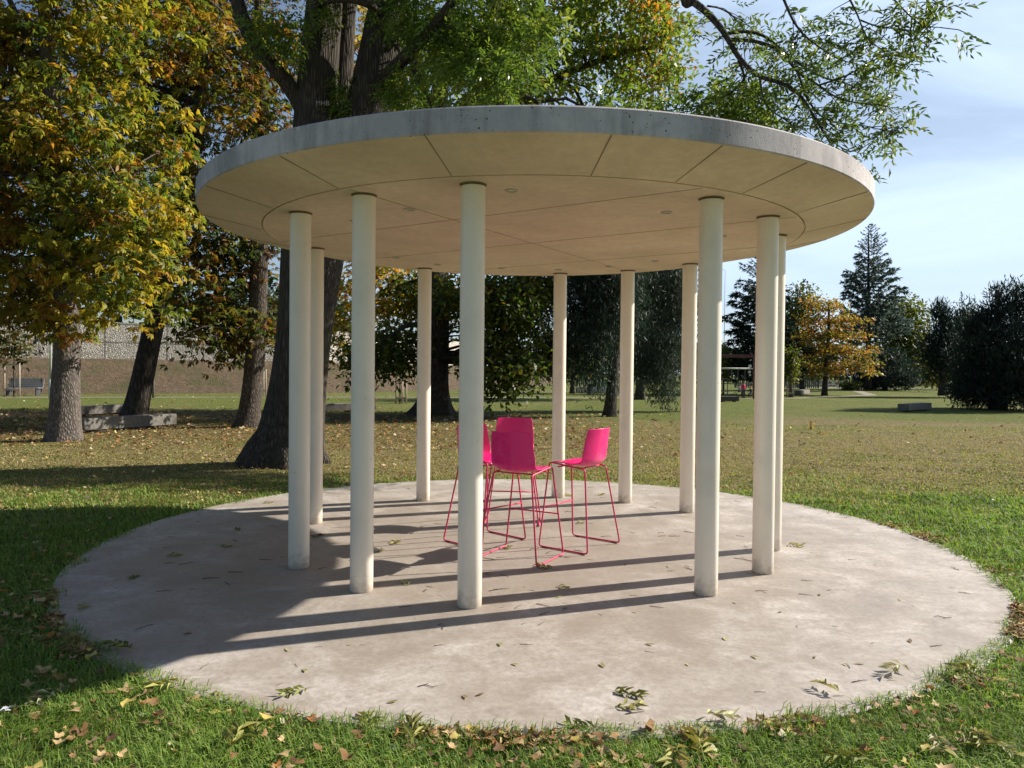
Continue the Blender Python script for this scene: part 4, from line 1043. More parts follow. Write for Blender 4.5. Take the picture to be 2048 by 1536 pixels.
simple_tree('yew_tree', 1885, 788, 58.0, 12, [(1890, 700, 58, 40, 62, 2), (1880, 640, 58, 13, 32, .6), (1893, 632, 58, 9, 24, .5), (1930, 650, 58, 16, 44, .8), (1935, 700, 58, 40, 60, 2), (1870, 715, 58, 26, 40, 1.2), (1915, 680, 58, 24, 40, 1.2), (1884, 622, 58, 4, 22, .25), (1928, 618, 58, 5, 24, .3), (1938, 630, 58, 5, 24, .3), (1862, 690, 58, 8, 20, .4)],
            'dark yew with narrow tips standing behind the biggest yew', P_YEW, 57, 620, 24, 0.34, 0.28, leaf=up_leaves, mat='needle', nlimb=30, zmin=0.05, shell=0.4, flat=1.0)
simple_tree('yew_tree', 1960, 790, 70.0, 10, [(1850, 745, 90, 26, 22, 2.5), (1900, 750, 90, 40, 24, 2.5)], 'dark bush in the distance between the juniper and the yews', P_OAK, 58, 160, 16, 0.4, 0.4, cat='tree', nlimb=10, zmin=0.5)

# ------------------------------------------------------------------ saplings and their guards
def guard(px, by, Y, wpx_, hpx, label, mat='stake'):
    c = at(px, by, Y); c[2] = GZ
    w_ = wpx_ * Y / F_PX; h_ = hpx * Y / F_PX
    root = empty('tree_guard', c, label, 'tree guard', 'wooden stake frames round young trees')
    P3 = [(-w_ / 2, -w_ * 0.25), (w_ / 2, -w_ * 0.25), (0, w_ * 0.5)]
    for x, y in P3:
        b = MB(); b.tube([(c[0] + x, c[1] + y, GZ), (c[0] + x, c[1] + y, h_)], 0.04, 8); b.build('stake', M[mat], root, smooth=True)
    for z_ in (h_ - 0.06, h_ * 0.22):
        for i in range(3):
            (x0, y0), (x1, y1) = P3[i], P3[(i + 1) % 3]
            mid = ((x0 + x1) / 2 + c[0], (y0 + y1) / 2 + c[1], z_)
            b = MB(); b.box(mid, (math.hypot(x1 - x0, y1 - y0) - 0.05, 0.025, 0.09), math.atan2(y1 - y0, x1 - x0)); b.build('crossbar', M[mat], root)
    return root
guard(29, 799, 40.5, 30, 66, 'pale stake frame in front of the grey slatted bench')
guard(302, 807, 41.0, 14, 62, 'shaded stake frame showing beside the dark leaning trunk', 'timber')  # darker grey wood stands in for the shade on these stakes
guard(524, 798, 44.0, 18, 55, 'pale stake frame between the brown chestnut trunk and the ash')
guard(803, 806, 37.0, 20, 48, 'pale stake frame round a bright green sapling near the oak')
guard(1579, 794, 54.0, 14, 36, 'stake frame round the narrow sapling near the short pale beam')
guard(1449, 800, 58.0, 10, 34, 'stake frame round the slim sapling by the playground frame')
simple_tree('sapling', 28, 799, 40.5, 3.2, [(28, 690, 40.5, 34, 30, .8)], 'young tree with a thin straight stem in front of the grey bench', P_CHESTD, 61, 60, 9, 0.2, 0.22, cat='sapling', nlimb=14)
simple_tree('sapling', 800, 806, 37.0, 2.6, [(797, 727, 37, 12, 16, .35), (806, 738, 37, 10, 10, .3)], 'bright green sapling standing in a stake frame near the oak', P_FAR, 62, 40, 8, 0.14, 0.12, cat='sapling', nlimb=14)
simple_tree('sapling', 1582, 794, 54.0, 5.5, [(1580, 738, 54, 15, 30, .6), (1583, 712, 54, 9, 20, .4)], 'narrow green sapling near the short pale beam', P_FAR, 63, 120, 10, 0.22, 0.2, cat='sapling', nlimb=18, bark='bark_chest')
simple_tree('sapling', 1447, 800, 58.0, 3, [(1446, 716, 58, 10, 24, .5), (1449, 745, 58, 7, 14, .4)], 'slim pale green sapling beside the red playground frame', P_FAR, 64, 80, 9, 0.22, 0.2, cat='sapling', nlimb=14)
simple_tree('seedling', 1622, 860, 22.1, 2.0, [(1622, 851, 22.1, 5, 8, .10), (1621, 842, 22.1, 3, 5, .06)], 'tiny seedling with bright orange leaves on the open lawn', [((0.45, 0.20, 0.035), 1), ((0.42, 0.24, 0.05), 1)], 65, 12, 3, 0.06, 0.02, cat='seedling', nlimb=6, zmin=0.0)

# far wood that reads as one mass
rgf = np.random.default_rng(9)
fb = []
for i in range(60):
    a_ = R(-42 + 92 * (i / 59)); d_ = rgf.uniform(118, 165)
    h_ = rgf.uniform(4, 8) * (0.75 if a_ > 0.45 else 1.1)
    fb.append((np.array([math.sin(a_) * d_, math.cos(a_) * d_, h_ * 0.55]), np.array([rgf.uniform(4, 7), rgf.uniform(3, 5), h_ * 0.62])))
for j in range(3, 84, 3):                    # hedge and trees behind the gabion wall
    p = ln[j] + nl[j] * rgf.uniform(10, 22)
    h_ = rgf.uniform(3, 5.5)
    fb.append((np.array([p[0], p[1], 3.5 + h_ * 0.7]), np.array([3.2, 2.6, h_])))
v, f, c, _ = crown(rgf, fb, 3600, 12, 0.75, simple_leaves, 0.95, [((0.035, 0.055, 0.03), 4), ((0.06, 0.08, 0.035), 2), ((0.11, 0.10, 0.035), 0.8)], 0.2, 0.5, zmin=0.3)
wd = fast_mesh('woodland', v, f, M['leaf'], c)
tag(wd, kind='stuff')

# ------------------------------------------------------------------ small things in the park
def beam(p0, p1, w_, h_, label, mat='timber', name='timber_beam', legs=True):
    p0, p1 = np.array(p0[:2]), np.array(p1[:2]); L = np.linalg.norm(p1 - p0); a_ = math.atan2(*(p1 - p0)[::-1])
    c = (p0 + p1) / 2
    root = empty(name, (c[0], c[1], GZ), label, 'beam' if mat != 'stone' else 'stone bench', 'low beam seats on the lawn')
    b = MB(); b.box((c[0], c[1], GZ + h_ / 2 + 0.05), (L, w_, h_), a_); b.build('seat_beam', M[mat], root, bevel=0.015)
    for t_ in (0.2, 0.8):
        q = p0 + (p1 - p0) * t_
        b = MB(); b.box((q[0], q[1], GZ + 0.022), (0.18, w_ * 0.8, 0.05), a_); b.build('support_block', M['stone'], root)
    return root
a0, a1 = gp(168, 864), gp(353, 851)
nb = np.array([-(a1 - a0)[1], (a1 - a0)[0]]); nb /= np.linalg.norm(nb)
beam(a0[:2] + nb * 0.2, a1[:2] + nb * 0.2, 0.42, 0.30, 'longest grey timber beam, lying beside the stout pale trunk')
a0, a1 = gp(150, 832), gp(255, 825)
beam(a0[:2], a1[:2], 0.40, 0.28, 'grey timber beam behind the dark leaning trunk')
a0, a1 = gp(630, 824), gp(712, 822)
beam(a0[:2], a1[:2], 0.40, 0.28, 'shaded timber beam lying between the huge ash and the oak')
beam(gp(1800, 823)[:2] + np.array([0.3, 0.3]), gp(1852, 819)[:2], 0.5, 0.30, 'weathered dark beam on the open lawn near the biggest yew')
beam(gp(1435, 803)[:2], gp(1474, 803)[:2], 0.5, 0.28, 'low dark stone seat near the playground frame', 'stone', 'stone_seat')
beam(gp(1599, 790)[:2] + np.array([-0.3, -0.2]), gp(1617, 788)[:2] + np.array([0, 0.5]), 0.6, 0.34, 'short pale beam with a sunlit face beside the orange maple')

# grey slatted bench far left
bc = at(45, 786, 42.3); bc[2] = GZ
bn = empty('park_bench', bc, 'grey slatted park bench at the foot of the dry grass bank', 'bench')
b = MB()
for i in range(5):
    b.box(bc + np.array([0, 0.30 + i * 0.02, 0.52 + i * 0.105]), (2.0, 0.03, 0.09))
b.build('backrest', M['benchgrey'], bn)
b = MB()
for i in range(4):
    b.box(bc + np.array([0, -0.15 + i * 0.12, 0.45]), (2.0, 0.1, 0.03))
b.build('seat', M['benchgrey'], bn)
for s_ in (-0.85, 0.85):
    b = MB(); b.box(bc + np.array([s_, 0.05, 0.21]), (0.06, 0.4, 0.42)); b.box(bc + np.array([s_, 0.36, 0.6]), (0.06, 0.04, 0.8)); b.build('leg', M['darksteel'], bn)

def lamp(px, by, Y, top, label, r_=0.06, arm=0.6, mat='greypost'):
    c = at(px, by, Y); c[2] = GZ; t_ = at(px, top, Y)[2]
    root = empty('street_lamp', c, label, 'street lamp', 'lamp posts round the park')
    b = MB(); b.tube([c, c + np.array([0, 0, 1.0])], r_ * 1.5, 10); b.tube([c + np.array([0, 0, 1.0]), c + np.array([0, 0, t_])], [r_, r_ * 0.6], 10); b.build('pole', M[mat], root, smooth=True)
    b = MB(); b.tube([c + np.array([0, 0, t_]), c + np.array([arm * 0.5, 0, t_ + 0.12]), c + np.array([arm, 0, t_ + 0.12])], r_ * 0.5, 8); b.build('arm', M[mat], root, smooth=True)
    b = MB(); b.box(c + np.array([arm + 0.2, 0, t_ + 0.10]), (0.55, 0.24, 0.10)); b.build('lamp_head', M['darksteel'], root, bevel=0.02)
lamp(101, 797, 38.4, 560, 'pale lamp post between the grey bench and the stout chestnut trunk')
lamp(1897, 770, 110.0, 606, 'thin distant lamp post rising behind the yews', 0.06, 1.4, 'darksteel')
lamp(1447, 770, 105.0, 540, 'thin distant lamp post in front of the dark spruce', 0.045, -1.2, 'darksteel')

# playground frame
fy = 49.6
g0, g1 = at(1404, 797, fy), at(1508, 797, fy)
hz = at(1508, 712, fy)[2]
fr = empty('playground_frame', ((g0[0] + g1[0]) / 2, fy, GZ), 'dark red playground frame with a white crossbar, between two front columns', 'play frame')
for g in (g0, g1):
    b = MB(); b.box((g[0], fy, hz / 2), (0.15, 0.14, hz - 2 * GZ)); b.build('post', M['redsteel'], fr)
b = MB(); b.box(((g0[0] + g1[0]) / 2, fy, hz - 0.02), (abs(g1[0] - g0[0]) + 0.28, 0.16, 0.20)); b.build('top_beam', M['redsteel'], fr, bevel=0.01)
zc = at(1480, 737, fy)[2]
b = MB(); b.tube([(g0[0] + 0.1, fy, zc), (g1[0] - 0.1, fy, zc)], 0.05, 8); b.build('crossbar', M['whitesteel'], fr, smooth=True)
for px, py, r_ in ((1500, 732, 0.11), (1499, 744, 0.10), (1500, 750, 0.07)):
    q = at(px, py, fy - 0.12)
    b = MB(); b.lathe([(0.002, -r_), (r_ * .7, -r_ * .7), (r_, 0), (r_ * .7, r_ * .7), (0.002, r_)], 12, c=q); b.build('knob', M['whitesteel'], fr, smooth=True)
for px in (1463, 1476, 1490):
    q = at(px, 738, fy); b = MB(); b.tube([(q[0], fy, zc), (q[0], fy, 0.55)], 0.008, 5); b.build('hanging_rope', M['fence'], fr)

# people
def skin_mesh(name, verts, edges, radii, mat, parent, root_i=0, sub=1):
    me_ = bpy.data.meshes.new(name); me_.from_pydata([tuple(q) for q in verts], edges, []); me_.materials.append(mat)
    o = bpy.data.objects.new(name, me_); COL.objects.link(o); o.parent = parent
    s_ = o.modifiers.new('skin', 'SKIN'); s_.use_smooth_shade = True
    for i, r_ in enumerate(radii):
        d_ = me_.skin_vertices[0].data[i]; d_.radius = (r_, r_) if not hasattr(r_, '__len__') else r_; d_.use_root = (i == root_i)
    u = o.modifiers.new('sub', 'SUBSURF'); u.levels = u.render_levels = sub
    return o
def hand(parent, wrist, d_, sc):
    """palm with five fingers as its own small skinned mesh"""
    d_ = unit(np.array(d_, float)); s_ = unit(np.cross(d_, [0, 0, 1.0]) if abs(d_[2]) < 0.9 else np.array([1.0, 0, 0]))
    w_ = np.array(wrist, float); V = [w_, w_ + d_ * 0.05 * sc]; E = [(0, 1)]; Rr = [0.02 * sc, 0.028 * sc]
    for k_, (o_, L) in enumerate(((-0.024, .055), (-0.008, .066), (0.008, .062), (0.024, .048))):
        i = len(V); V += [w_ + d_ * 0.075 * sc + s_ * o_ * sc, w_ + d_ * (0.075 + L) * sc + s_ * o_ * 1.1 * sc + np.array([0, -0.012, 0]) * sc]; E += [(1, i), (i, i + 1)]; Rr += [0.010 * sc, 0.008 * sc]
    i = len(V); V += [w_ + d_ * 0.03 * sc - s_ * 0.035 * sc, w_ + d_ * 0.065 * sc - s_ * 0.05 * sc]; E += [(0, i), (i, i + 1)]; Rr += [0.011 * sc, 0.009 * sc]
    skin_mesh('hand', V, E, Rr, M['skin'], parent, 0, 1)
def person(loc, h_, rz, pose, label, top, legs, hair, cat='person'):
    root = empty('person', loc, label, cat, None, rz)
    s_ = h_
    if pose == 'stand':
        J = dict(pel=(0, 0, .50), chest=(0, 0, .72), neck=(0, 0, .82), hip1=(.05, 0, .49), kn1=(.06, -.01, .27), an1=(.06, .01, .04), to1=(.065, -.08, .02), hip2=(-.05, 0, .49), kn2=(-.055, .02, .27), an2=(-.05, .04, .04), to2=(-.055, -.05, .02),
                 sh1=(.11, 0, .79), el1=(.15, -.01, .63), wr1=(.15, -.06, .50), sh2=(-.11, 0, .79), el2=(-.16, -.03, .64), wr2=(-.19, -.12, .53))
        hd = (0, -.01, .91)
    else:
        J = dict(pel=(0, .02, .34), chest=(0, -.04, .55), neck=(0, -.06, .66), hip1=(.05, .02, .33), kn1=(.08, -.20, .30), an1=(.08, -.17, .05), to1=(.085, -.25, .02), hip2=(-.05, .02, .33), kn2=(-.08, -.20, .30), an2=(-.08, -.16, .05), to2=(-.085, -.24, .02),
                 sh1=(.11, -.05, .62), el1=(.14, -.14, .48), wr1=(.11, -.26, .42), sh2=(-.11, -.05, .62), el2=(-.14, -.14, .48), wr2=(-.11, -.26, .42))
        hd = (0, -.07, .76)
    P = {k_: np.array(v_) * s_ for k_, v_ in J.items()}
    def chain(name, seq, rr, mat, extra=None):
        ks = list(seq); V = [P[q] for q in ks]
        E = extra if extra else [(i, i + 1) for i in range(len(ks) - 1)]
        return skin_mesh(name, V, E, [r_ * s_ for r_ in rr], mat, root)
    body = skin_mesh('body', [P[q] for q in ('pel', 'chest', 'neck')] + [np.array(hd) * s_, np.array(hd) * s_ + np.array([0, 0, .05 * s_])] + [P[q] for q in ('sh1', 'el1', 'wr1', 'sh2', 'el2', 'wr2', 'hip1', 'kn1', 'an1', 'to1', 'hip2', 'kn2', 'an2', 'to2')],
                     [(0, 1), (1, 2), (2, 3), (3, 4), (2, 5), (5, 6), (6, 7), (2, 8), (8, 9), (9, 10), (0, 11), (11, 12), (12, 13), (13, 14), (0, 15), (15, 16), (16, 17), (17, 18)],
                     [q * s_ for q in (.06, .07, .03, .062, .055, .03, .024, .018, .03, .024, .018, .045, .034, .022, .02, .045, .034, .022, .02)], M['skin'], root)
    skin_mesh('coat', [P[q] for q in ('pel', 'chest', 'neck', 'sh1', 'el1', 'wr1', 'sh2', 'el2', 'wr2')], [(0, 1), (1, 2), (2, 3), (3, 4), (4, 5), (2, 6), (6, 7), (7, 8)], [q * s_ for q in (.088, .088, .045, .045, .038, .032, .045, .038, .032)], top, root)
    skin_mesh('trousers', [P[q] for q in ('pel', 'hip1', 'kn1', 'an1', 'hip2', 'kn2', 'an2')], [(0, 1), (1, 2), (2, 3), (0, 4), (4, 5), (5, 6)], [q * s_ for q in (.07, .055, .044, .033, .055, .044, .033)], legs, root)
    for q in ('1', '2'):
        b = MB(); c_ = (P['an' + q] + P['to' + q]) / 2; b.box(np.array(c_) * np.array([1, 1, 0]) + np.array([0, 0, .03 * s_]) + np.array(loc), (.05 * s_, .13 * s_, .05 * s_)); b.build('shoe', M['rubber'], root, bevel=0.01)
        hand(root, P['wr' + q], P['wr' + q] - P['el' + q], 0.7)
    hd_ = np.array(hd) * s_ + np.array(loc)
    b = MB(); rr = .068 * s_
    b.lathe([(rr * 0.98, .01 * s_), (rr * 1.05, .035 * s_), (rr * 0.85, .085 * s_), (rr * .4, .105 * s_), (0.002, .11 * s_)], 14, c=hd_ + np.array([0, 0.012 * s_, -0.01])); b.build('hair', hair, root, smooth=True)
    b = MB()
    b.tube([hd_ + np.array([0, -.055 * s_, .01 * s_]), hd_ + np.array([0, -.075 * s_, 0])], [.010 * s_, .008 * s_], 6); b.build('nose', M['skin'], root)
    for x in (-.022, .022):
        b = MB(); b.lathe([(0.001, -.006), (.006, 0), (0.001, .006)], 8, c=hd_ + np.array([x * s_, -.058 * s_, .022 * s_])); b.build('eye', M['rubber'], root)
    return root
q = gp(1487, 796, 0); person((q[0], q[1], GZ + 0.01), 1.12, R(200), 'stand', 'child in a bright pink coat and dark trousers standing on the path', M['pinkcoat'], M['dark'], M['hair'])
q1 = gp(1478, 793, 0)
person((q1[0], q1[1], GZ + 0.13), 0.86, R(70), 'sit', 'toddler in a lilac jacket seated on a small black bike', M['lilac'], M['dark'], M['hair'])
q2 = gp(1502, 795, 0)
person((q2[0], q2[1], GZ + 0.01), 0.90, R(-60), 'sit', 'child in dark clothes and an orange hat crouching by the red post', M['dark'], M['dark'], M['ginger'])
bk = empty('balance_bike', (q1[0], q1[1], GZ), 'small black balance bike under the toddler', 'bike', None, R(70))
o0 = np.array([q1[0], q1[1], GZ])
for y in (-0.33, 0.27):
    a_ = np.linspace(0, 2 * np.pi, 19)
    b = MB(); b.tube(np.c_[np.zeros(19), y + 0.14 * np.cos(a_), 0.16 + 0.14 * np.sin(a_)] + o0, 0.02, 6, caps=False)
    b.tube(np.array([(0, y, 0.16 - 0.13), (0, y, 0.16 + 0.13)]) + o0, 0.006, 4); b.tube(np.array([(0, y - 0.13, 0.16), (0, y + 0.13, 0.16)]) + o0, 0.006, 4)
    b.build('wheel', M['rubber'], bk, smooth=True)
b = MB(); b.tube(np.array([(0, 0.27, 0.16), (0, 0.0, 0.36), (0, -0.26, 0.40), (0, -0.33, 0.16)]) + o0, 0.015, 6); b.build('bike_frame', M['darksteel'], bk)
b = MB(); b.tube(np.array([(-0.16, -0.24, 0.50), (0, -0.26, 0.47), (0.16, -0.24, 0.50)]) + o0, 0.012, 6); b.tube(np.array([(0, -0.26, 0.40), (0, -0.26, 0.47)]) + o0, 0.012, 6); b.build('handlebar', M['whitesteel'], bk)

# fences and things at the far side
def picket(p0, p1, h_, n, name, label, mat, cross=False, post=None):
    p0, p1 = np.array(p0, float), np.array(p1, float); a_ = math.atan2(*(p1 - p0)[::-1]); L = np.linalg.norm(p1 - p0)
    c = (p0 + p1) / 2
    root = empty(name, (*c, GZ), label, 'fence')
    b = MB()
    for i in range(n):
        q = p0 + (p1 - p0) * ((i + 0.5) / n)
        if cross:
            for s_ in (-1, 1):
                m_ = Matrix.Rotation(s_ * R(45), 3, 'Y')
                b.box((q[0], q[1] + 0.02 * s_, h_ * 0.55), (0.05, 0.02, h_ * 1.2), a_, rot=m_)
        else:
            b.box((*q, h_ / 2), (L / n * 0.6, 0.03, h_), a_)
    b.build('slats', mat, root)
    b = MB()
    for z_ in (0.15 * h_, 0.88 * h_):
        b.box((c[0], c[1] - 0.035, z_), (L, 0.03, 0.08), a_)
    b.build('rail', mat, root)
    for t_ in np.linspace(0, 1, 5):
        q = p0 + (p1 - p0) * t_
        b = MB(); b.box((q[0], q[1] + 0.06, h_ / 2), (0.09, 0.06, h_ + 0.1), a_); b.build('post', post or mat, root)
picket((27, 90), (38, 92), 2.0, 40, 'slat_fence', 'dark upright slat fence beyond the playground frame', M['fence'])
picket((37.5, 98), (44.5, 99), 1.0, 22, 'lattice_fence', 'pale criss-cross lattice fence beyond the orange maple', M['lattice'], True)
picket((5.2, 60), (9.5, 60.5), 1.1, 26, 'green_railing', 'low green railing seen between the rear middle columns', M['greensteel'])
wq = empty('low_wall', (7.4, 59.3, GZ), 'low white wall in front of the green railing', 'wall')
b = MB(); b.box((7.4, 59.3, 0.20), (4.6, 0.3, 0.5)); b.build('wall_body', plain('pale_plaster', (0.62, 0.58, 0.5), 0.8), wq)
b = MB(); b.box((7.4, 59.3, 0.475), (4.7, 0.36, 0.05)); b.build('coping', M['whitesteel'], wq)
bp = at(1179, 788, 56.0); bp[2] = GZ
bi = empty('litter_bin', bp, 'dark brown litter bin beside the low white wall', 'bin')
b = MB(); b.lathe([(0.001, 0.02), (0.19, 0.02), (0.23, 0.75), (0.21, 0.75), (0.2, 0.5), (0.001, 0.5)], 16, c=bp); b.build('bin_body', M['stone'], bi, smooth=False)
b = MB(); b.lathe([(0.20, 0.75), (0.25, 0.76), (0.25, 0.80), (0.20, 0.80)], 16, c=bp); b.build('rim', M['darksteel'], bi)
def lounger(px, py, Y, label, rz=0.0):
    c = at(px, py, Y); c[2] = GZ
    root = empty('white_bench', c, label, 'bench', 'white benches on the far forecourt')
    b = MB(); b.box(c + np.array([0, 0, 0.45]), (1.8, 0.5, 0.07), rz); b.build('seat', M['whitesteel'], root)
    b = MB(); b.box(c + np.array([-0.75, 0.0, 0.72]), (0.09, 0.5, 0.5), rz); b.build('backrest', M['whitesteel'], root)
    for s_ in (-0.7, 0.7):
        b = MB(); b.box(c + np.array([s_, 0, 0.2]), (0.08, 0.45, 0.42), rz); b.build('leg', M['whitesteel'], root)
lounger(1664, 768, 97.0, 'white bench nearer the forecourt path beyond the orange maple'); lounger(1646, 767, 99.0, 'white bench against the lattice fence beyond the orange maple')
lounger(1195, 790, 57.0, 'white bench beside the dark brown litter bin')

# ------------------------------------------------------------------ grass
rgg = np.random.default_rng(3)
NB = 390000
u = rgg.uniform(0, 1, NB)
Yb = 2.35 * (24.0 / 2.35) ** u
Xb = rgg.uniform(-1, 1, NB) * (0.76 * Yb + 1.5)
rad = np.hypot(Xb - PX, Yb - PY)
ea = np.arctan2(Yb - PY, Xb - PX)
edge = RPAD + 0.02 * np.sin(9 * ea) + 0.02 * np.sin(23 * ea + 1) + 0.015 * np.sin(51 * ea) - 0.045 - np.abs(rgg.normal(0, 0.03, NB))
keep = rad > edge
Xb, Yb, rad = Xb[keep], Yb[keep], rad[keep]; n = len(Xb)
def vnoise(x, y, s, seed):
    r_ = np.random.default_rng(seed); o = np.zeros_like(x)
    for i in range(7):
        a_ = r_.uniform(0, 6.28); k_ = s * r_.uniform(0.5, 2.2)
        o += np.sin(k_ * (x * math.cos(a_) + y * math.sin(a_)) + r_.uniform(0, 6.28))
    return o / 7
lush = np.clip(1.15 - (Yb - 5.5) / 6.0, 0.0, 1) + 0.55 * np.clip((Yb - 19) / 5, 0, 1) + 0.35 * vnoise(Xb, Yb, 1.2, 4) + 0.3 * vnoise(Xb, Yb, 5, 6) + 0.45 * np.clip((Xb - 3.2) / 2, 0, 1) * (Yb < 10) + 0.35 * np.exp(-((rad - RPAD) / 0.35) ** 2)
lush = np.clip(lush, 0, 1)
hgt = (0.020 + 0.032 * lush) * np.clip(1.25 - Yb / 40, 0.7, 1) * rgg.uniform(0.5, 1.5, n) * np.clip(1 + 0.5 * vnoise(Xb, Yb, 7, 8), 0.4, 1.6)
wid = 0.0022 * np.clip(Yb / 3.4, 1, 4) * rgg.uniform(0.7, 1.3, n)
az = rgg.uniform(0, 6.283, n) * 0.7 + vnoise(Xb, Yb, 5, 12) * 5
lean = rgg.uniform(0.3, 1.7, n)
dx, dy = np.cos(az), np.sin(az)
sx, sy = -np.sin(az + rgg.normal(0, 0.6, n)), np.cos(az)
base = np.c_[Xb, Yb, np.full(n, GZ)]
sd_ = np.c_[sx, sy, np.zeros(n)] * wid[:, None]
dir_ = np.c_[dx, dy, np.zeros(n)]
mid = base + dir_ * (hgt * lean * 0.35)[:, None] + np.c_[np.zeros(n), np.zeros(n), hgt * 0.65]
tip = base + dir_ * (hgt * lean)[:, None] + np.c_[np.zeros(n), np.zeros(n), hgt * (1.1 - 0.42 * lean)]
V = np.stack([base - sd_, base + sd_, mid + sd_ * 0.8, tip, mid - sd_ * 0.8], 1).reshape(-1, 3)
idx = np.arange(n)[:, None] * 5
Fg = np.concatenate([np.c_[idx, idx + 1, idx + 2, idx + 4], ], 0)
Ft = np.c_[idx + 4, idx + 2, idx + 3, idx + 3]
g1 = np.array([0.09, 0.20, 0.034]); g2 = np.array([0.28, 0.37, 0.075]); dryc = np.array([0.42, 0.32, 0.17]); olive = np.array([0.24, 0.24, 0.075])
t_ = rgg.uniform(0, 1, (n, 1))
gc = (g1 * (1 - t_) + g2 * t_)
dc = np.where(rgg.uniform(0, 1, (n, 1)) < 0.6, olive, dryc)
isdry = (rgg.uniform(0, 1, n) > lush * 0.9 + 0.06)[:, None]
gc = np.where(isdry, dc * rgg.uniform(0.75, 1.2, (n, 1)), gc)
# triangles keep one face size
F3 = np.concatenate([np.c_[idx, idx + 1, idx + 2], np.c_[idx, idx + 2, idx + 4], np.c_[idx + 4, idx + 2, idx + 3]])
g = fast_mesh('grass', V, F3, M['grass'], np.repeat(gc, 5, 0)); tag(g, kind='stuff')

# ------------------------------------------------------------------ fallen leaves
P_LIT = [((0.36, 0.22, 0.10), 3), ((0.25, 0.14, 0.06), 3), ((0.50, 0.36, 0.19), 2), ((0.50, 0.40, 0.12), 1.2), ((0.15, 0.085, 0.045), 1.8), ((0.40, 0.16, 0.045), 0.7), ((0.62, 0.57, 0.40), 0.9)]
def leaf_shape(rg_, n, L):
    """curled lobed dead leaves: a fan of 9 points round a raised centre"""
    ang = np.linspace(0, 2 * np.pi, 9, endpoint=False)
    rr = np.where(np.arange(9) % 2 == 0, 1.0, 0.62) * 0.5
    rr = rr * rg_.uniform(0.6, 1.25, (n, 9))
    x = np.cos(ang) * rr; y = np.sin(ang) * rr * 0.75
    c1_, c2_ = rg_.uniform(-0.6, 1.1, (n, 1)), rg_.uniform(-0.5, 1.0, (n, 1))
    z = c1_ * x ** 2 + c2_ * y ** 2 * 1.5 + rg_.normal(0, 0.07, (n, 9))
    P = np.stack([x, y, z], 2)
    P = np.concatenate([np.zeros((n, 1, 3)), P], 1) * np.asarray(L)[:, None, None]
    a_ = rg_.uniform(0, 6.283, n); t_ = rg_.normal(0, 0.45, n)
    c_, s_ = np.cos(t_), np.sin(t_)
    P = np.stack([P[..., 0], P[..., 1] * c_[:, None] - P[..., 2] * s_[:, None], P[..., 1] * s_[:, None] + P[..., 2] * c_[:, None]], 2)
    c_, s_ = np.cos(a_), np.sin(a_)
    P = np.stack([P[..., 0] * c_[:, None] - P[..., 1] * s_[:, None], P[..., 0] * s_[:, None] + P[..., 1] * c_[:, None], P[..., 2]], 2)
    return P
FAN = np.array([(0, i + 1, (i + 1) % 9 + 1) for i in range(9)])
rl = np.random.default_rng(15)
NL = 26000
u = rl.uniform(0, 1, NL); Yl = 4.2 * (48 / 4.2) ** (u ** 0.8)
Xl = rl.uniform(-1, 1, NL) * (0.74 * Yl)
dens = np.clip(0.55 + 0.6 * vnoise(Xl, Yl, 0.35, 21) + 0.5 * vnoise(Xl, Yl, 1.6, 22), 0.05, 1)
dens *= np.where(Xl > 0.30 * Yl, 0.30, 1.0) * np.where(Yl > 30, np.where(Xl > 3, 0.1, 0.6), 1)
dens = np.where((Yl > 15) & (Xl < 0.12 * Yl) & (Yl < 29), np.maximum(dens, 0.95), dens * np.where(Xl > -2, 0.33, 0.55))
keep = (np.hypot(Xl - PX, Yl - PY) > RPAD + 0.05) & (rl.uniform(0, 1, NL) < dens)
Xl, Yl = Xl[keep], Yl[keep]
# clumps in the near grass
cy_ = 2.45 * (5.2 / 2.45) ** rl.uniform(0, 1, 90); cx_ = rl.uniform(-0.75, 0.62, 90) * cy_
rep_ = np.repeat(np.arange(90), rl.integers(2, 14, 90))
Xn, Yn = cx_[rep_] + rl.normal(0, 0.11, len(rep_)), cy_[rep_] + rl.normal(0, 0.09, len(rep_))
kn = np.hypot(Xn - PX, Yn - PY) > RPAD - 0.02
Xl, Yl = np.r_[Xl, Xn[kn]], np.r_[Yl, Yn[kn]]
# drifts along the edge of the slab
ne = 5200
ae = R(-175) + R(190) * rl.uniform(0, 1, ne); re = RPAD + np.abs(rl.normal(0.0, 0.10, ne)) - 0.05
ok = (np.sin(ae * 7) + np.sin(ae * 19 + 1) + 0.8 * np.sin(ae * 43) + rl.normal(0, 0.5, ne)) > 0.75
Xe, Ye = PX + re[ok] * np.cos(ae[ok]), PY + re[ok] * np.sin(ae[ok])
X, Y_ = np.r_[Xl, Xe], np.r_[Yl, Ye]; n = len(X)
L = np.r_[rl.uniform(0.045, 0.11, len(Xl)) * np.clip(Yl / 14, 0.62, 1.5), rl.uniform(0.02, 0.065, len(Xe))]
P = leaf_shape(rl, n, L)
inpad = np.hypot(X - PX, Y_ - PY) < RPAD
P += np.stack([X, Y_, np.where(inpad, 0.006, np.where(np.arange(n) < len(Xl), rl.uniform(0.002, 0.026, n), rl.uniform(0.0, 0.024, n)))], 1)[:, None, :] + np.array([0, 0, 0.004])
P = P.reshape(-1, 3)
Fl = (FAN[None] + (np.arange(n) * 10)[:, None, None]).reshape(-1, 3)
lc = np.repeat(pick(rl, P_LIT, n) * rl.uniform(0.7, 1.2, (n, 1)), 10, 0)
g = fast_mesh('leaf_litter', P, Fl, M['litter'], lc); tag(g, kind='stuff')

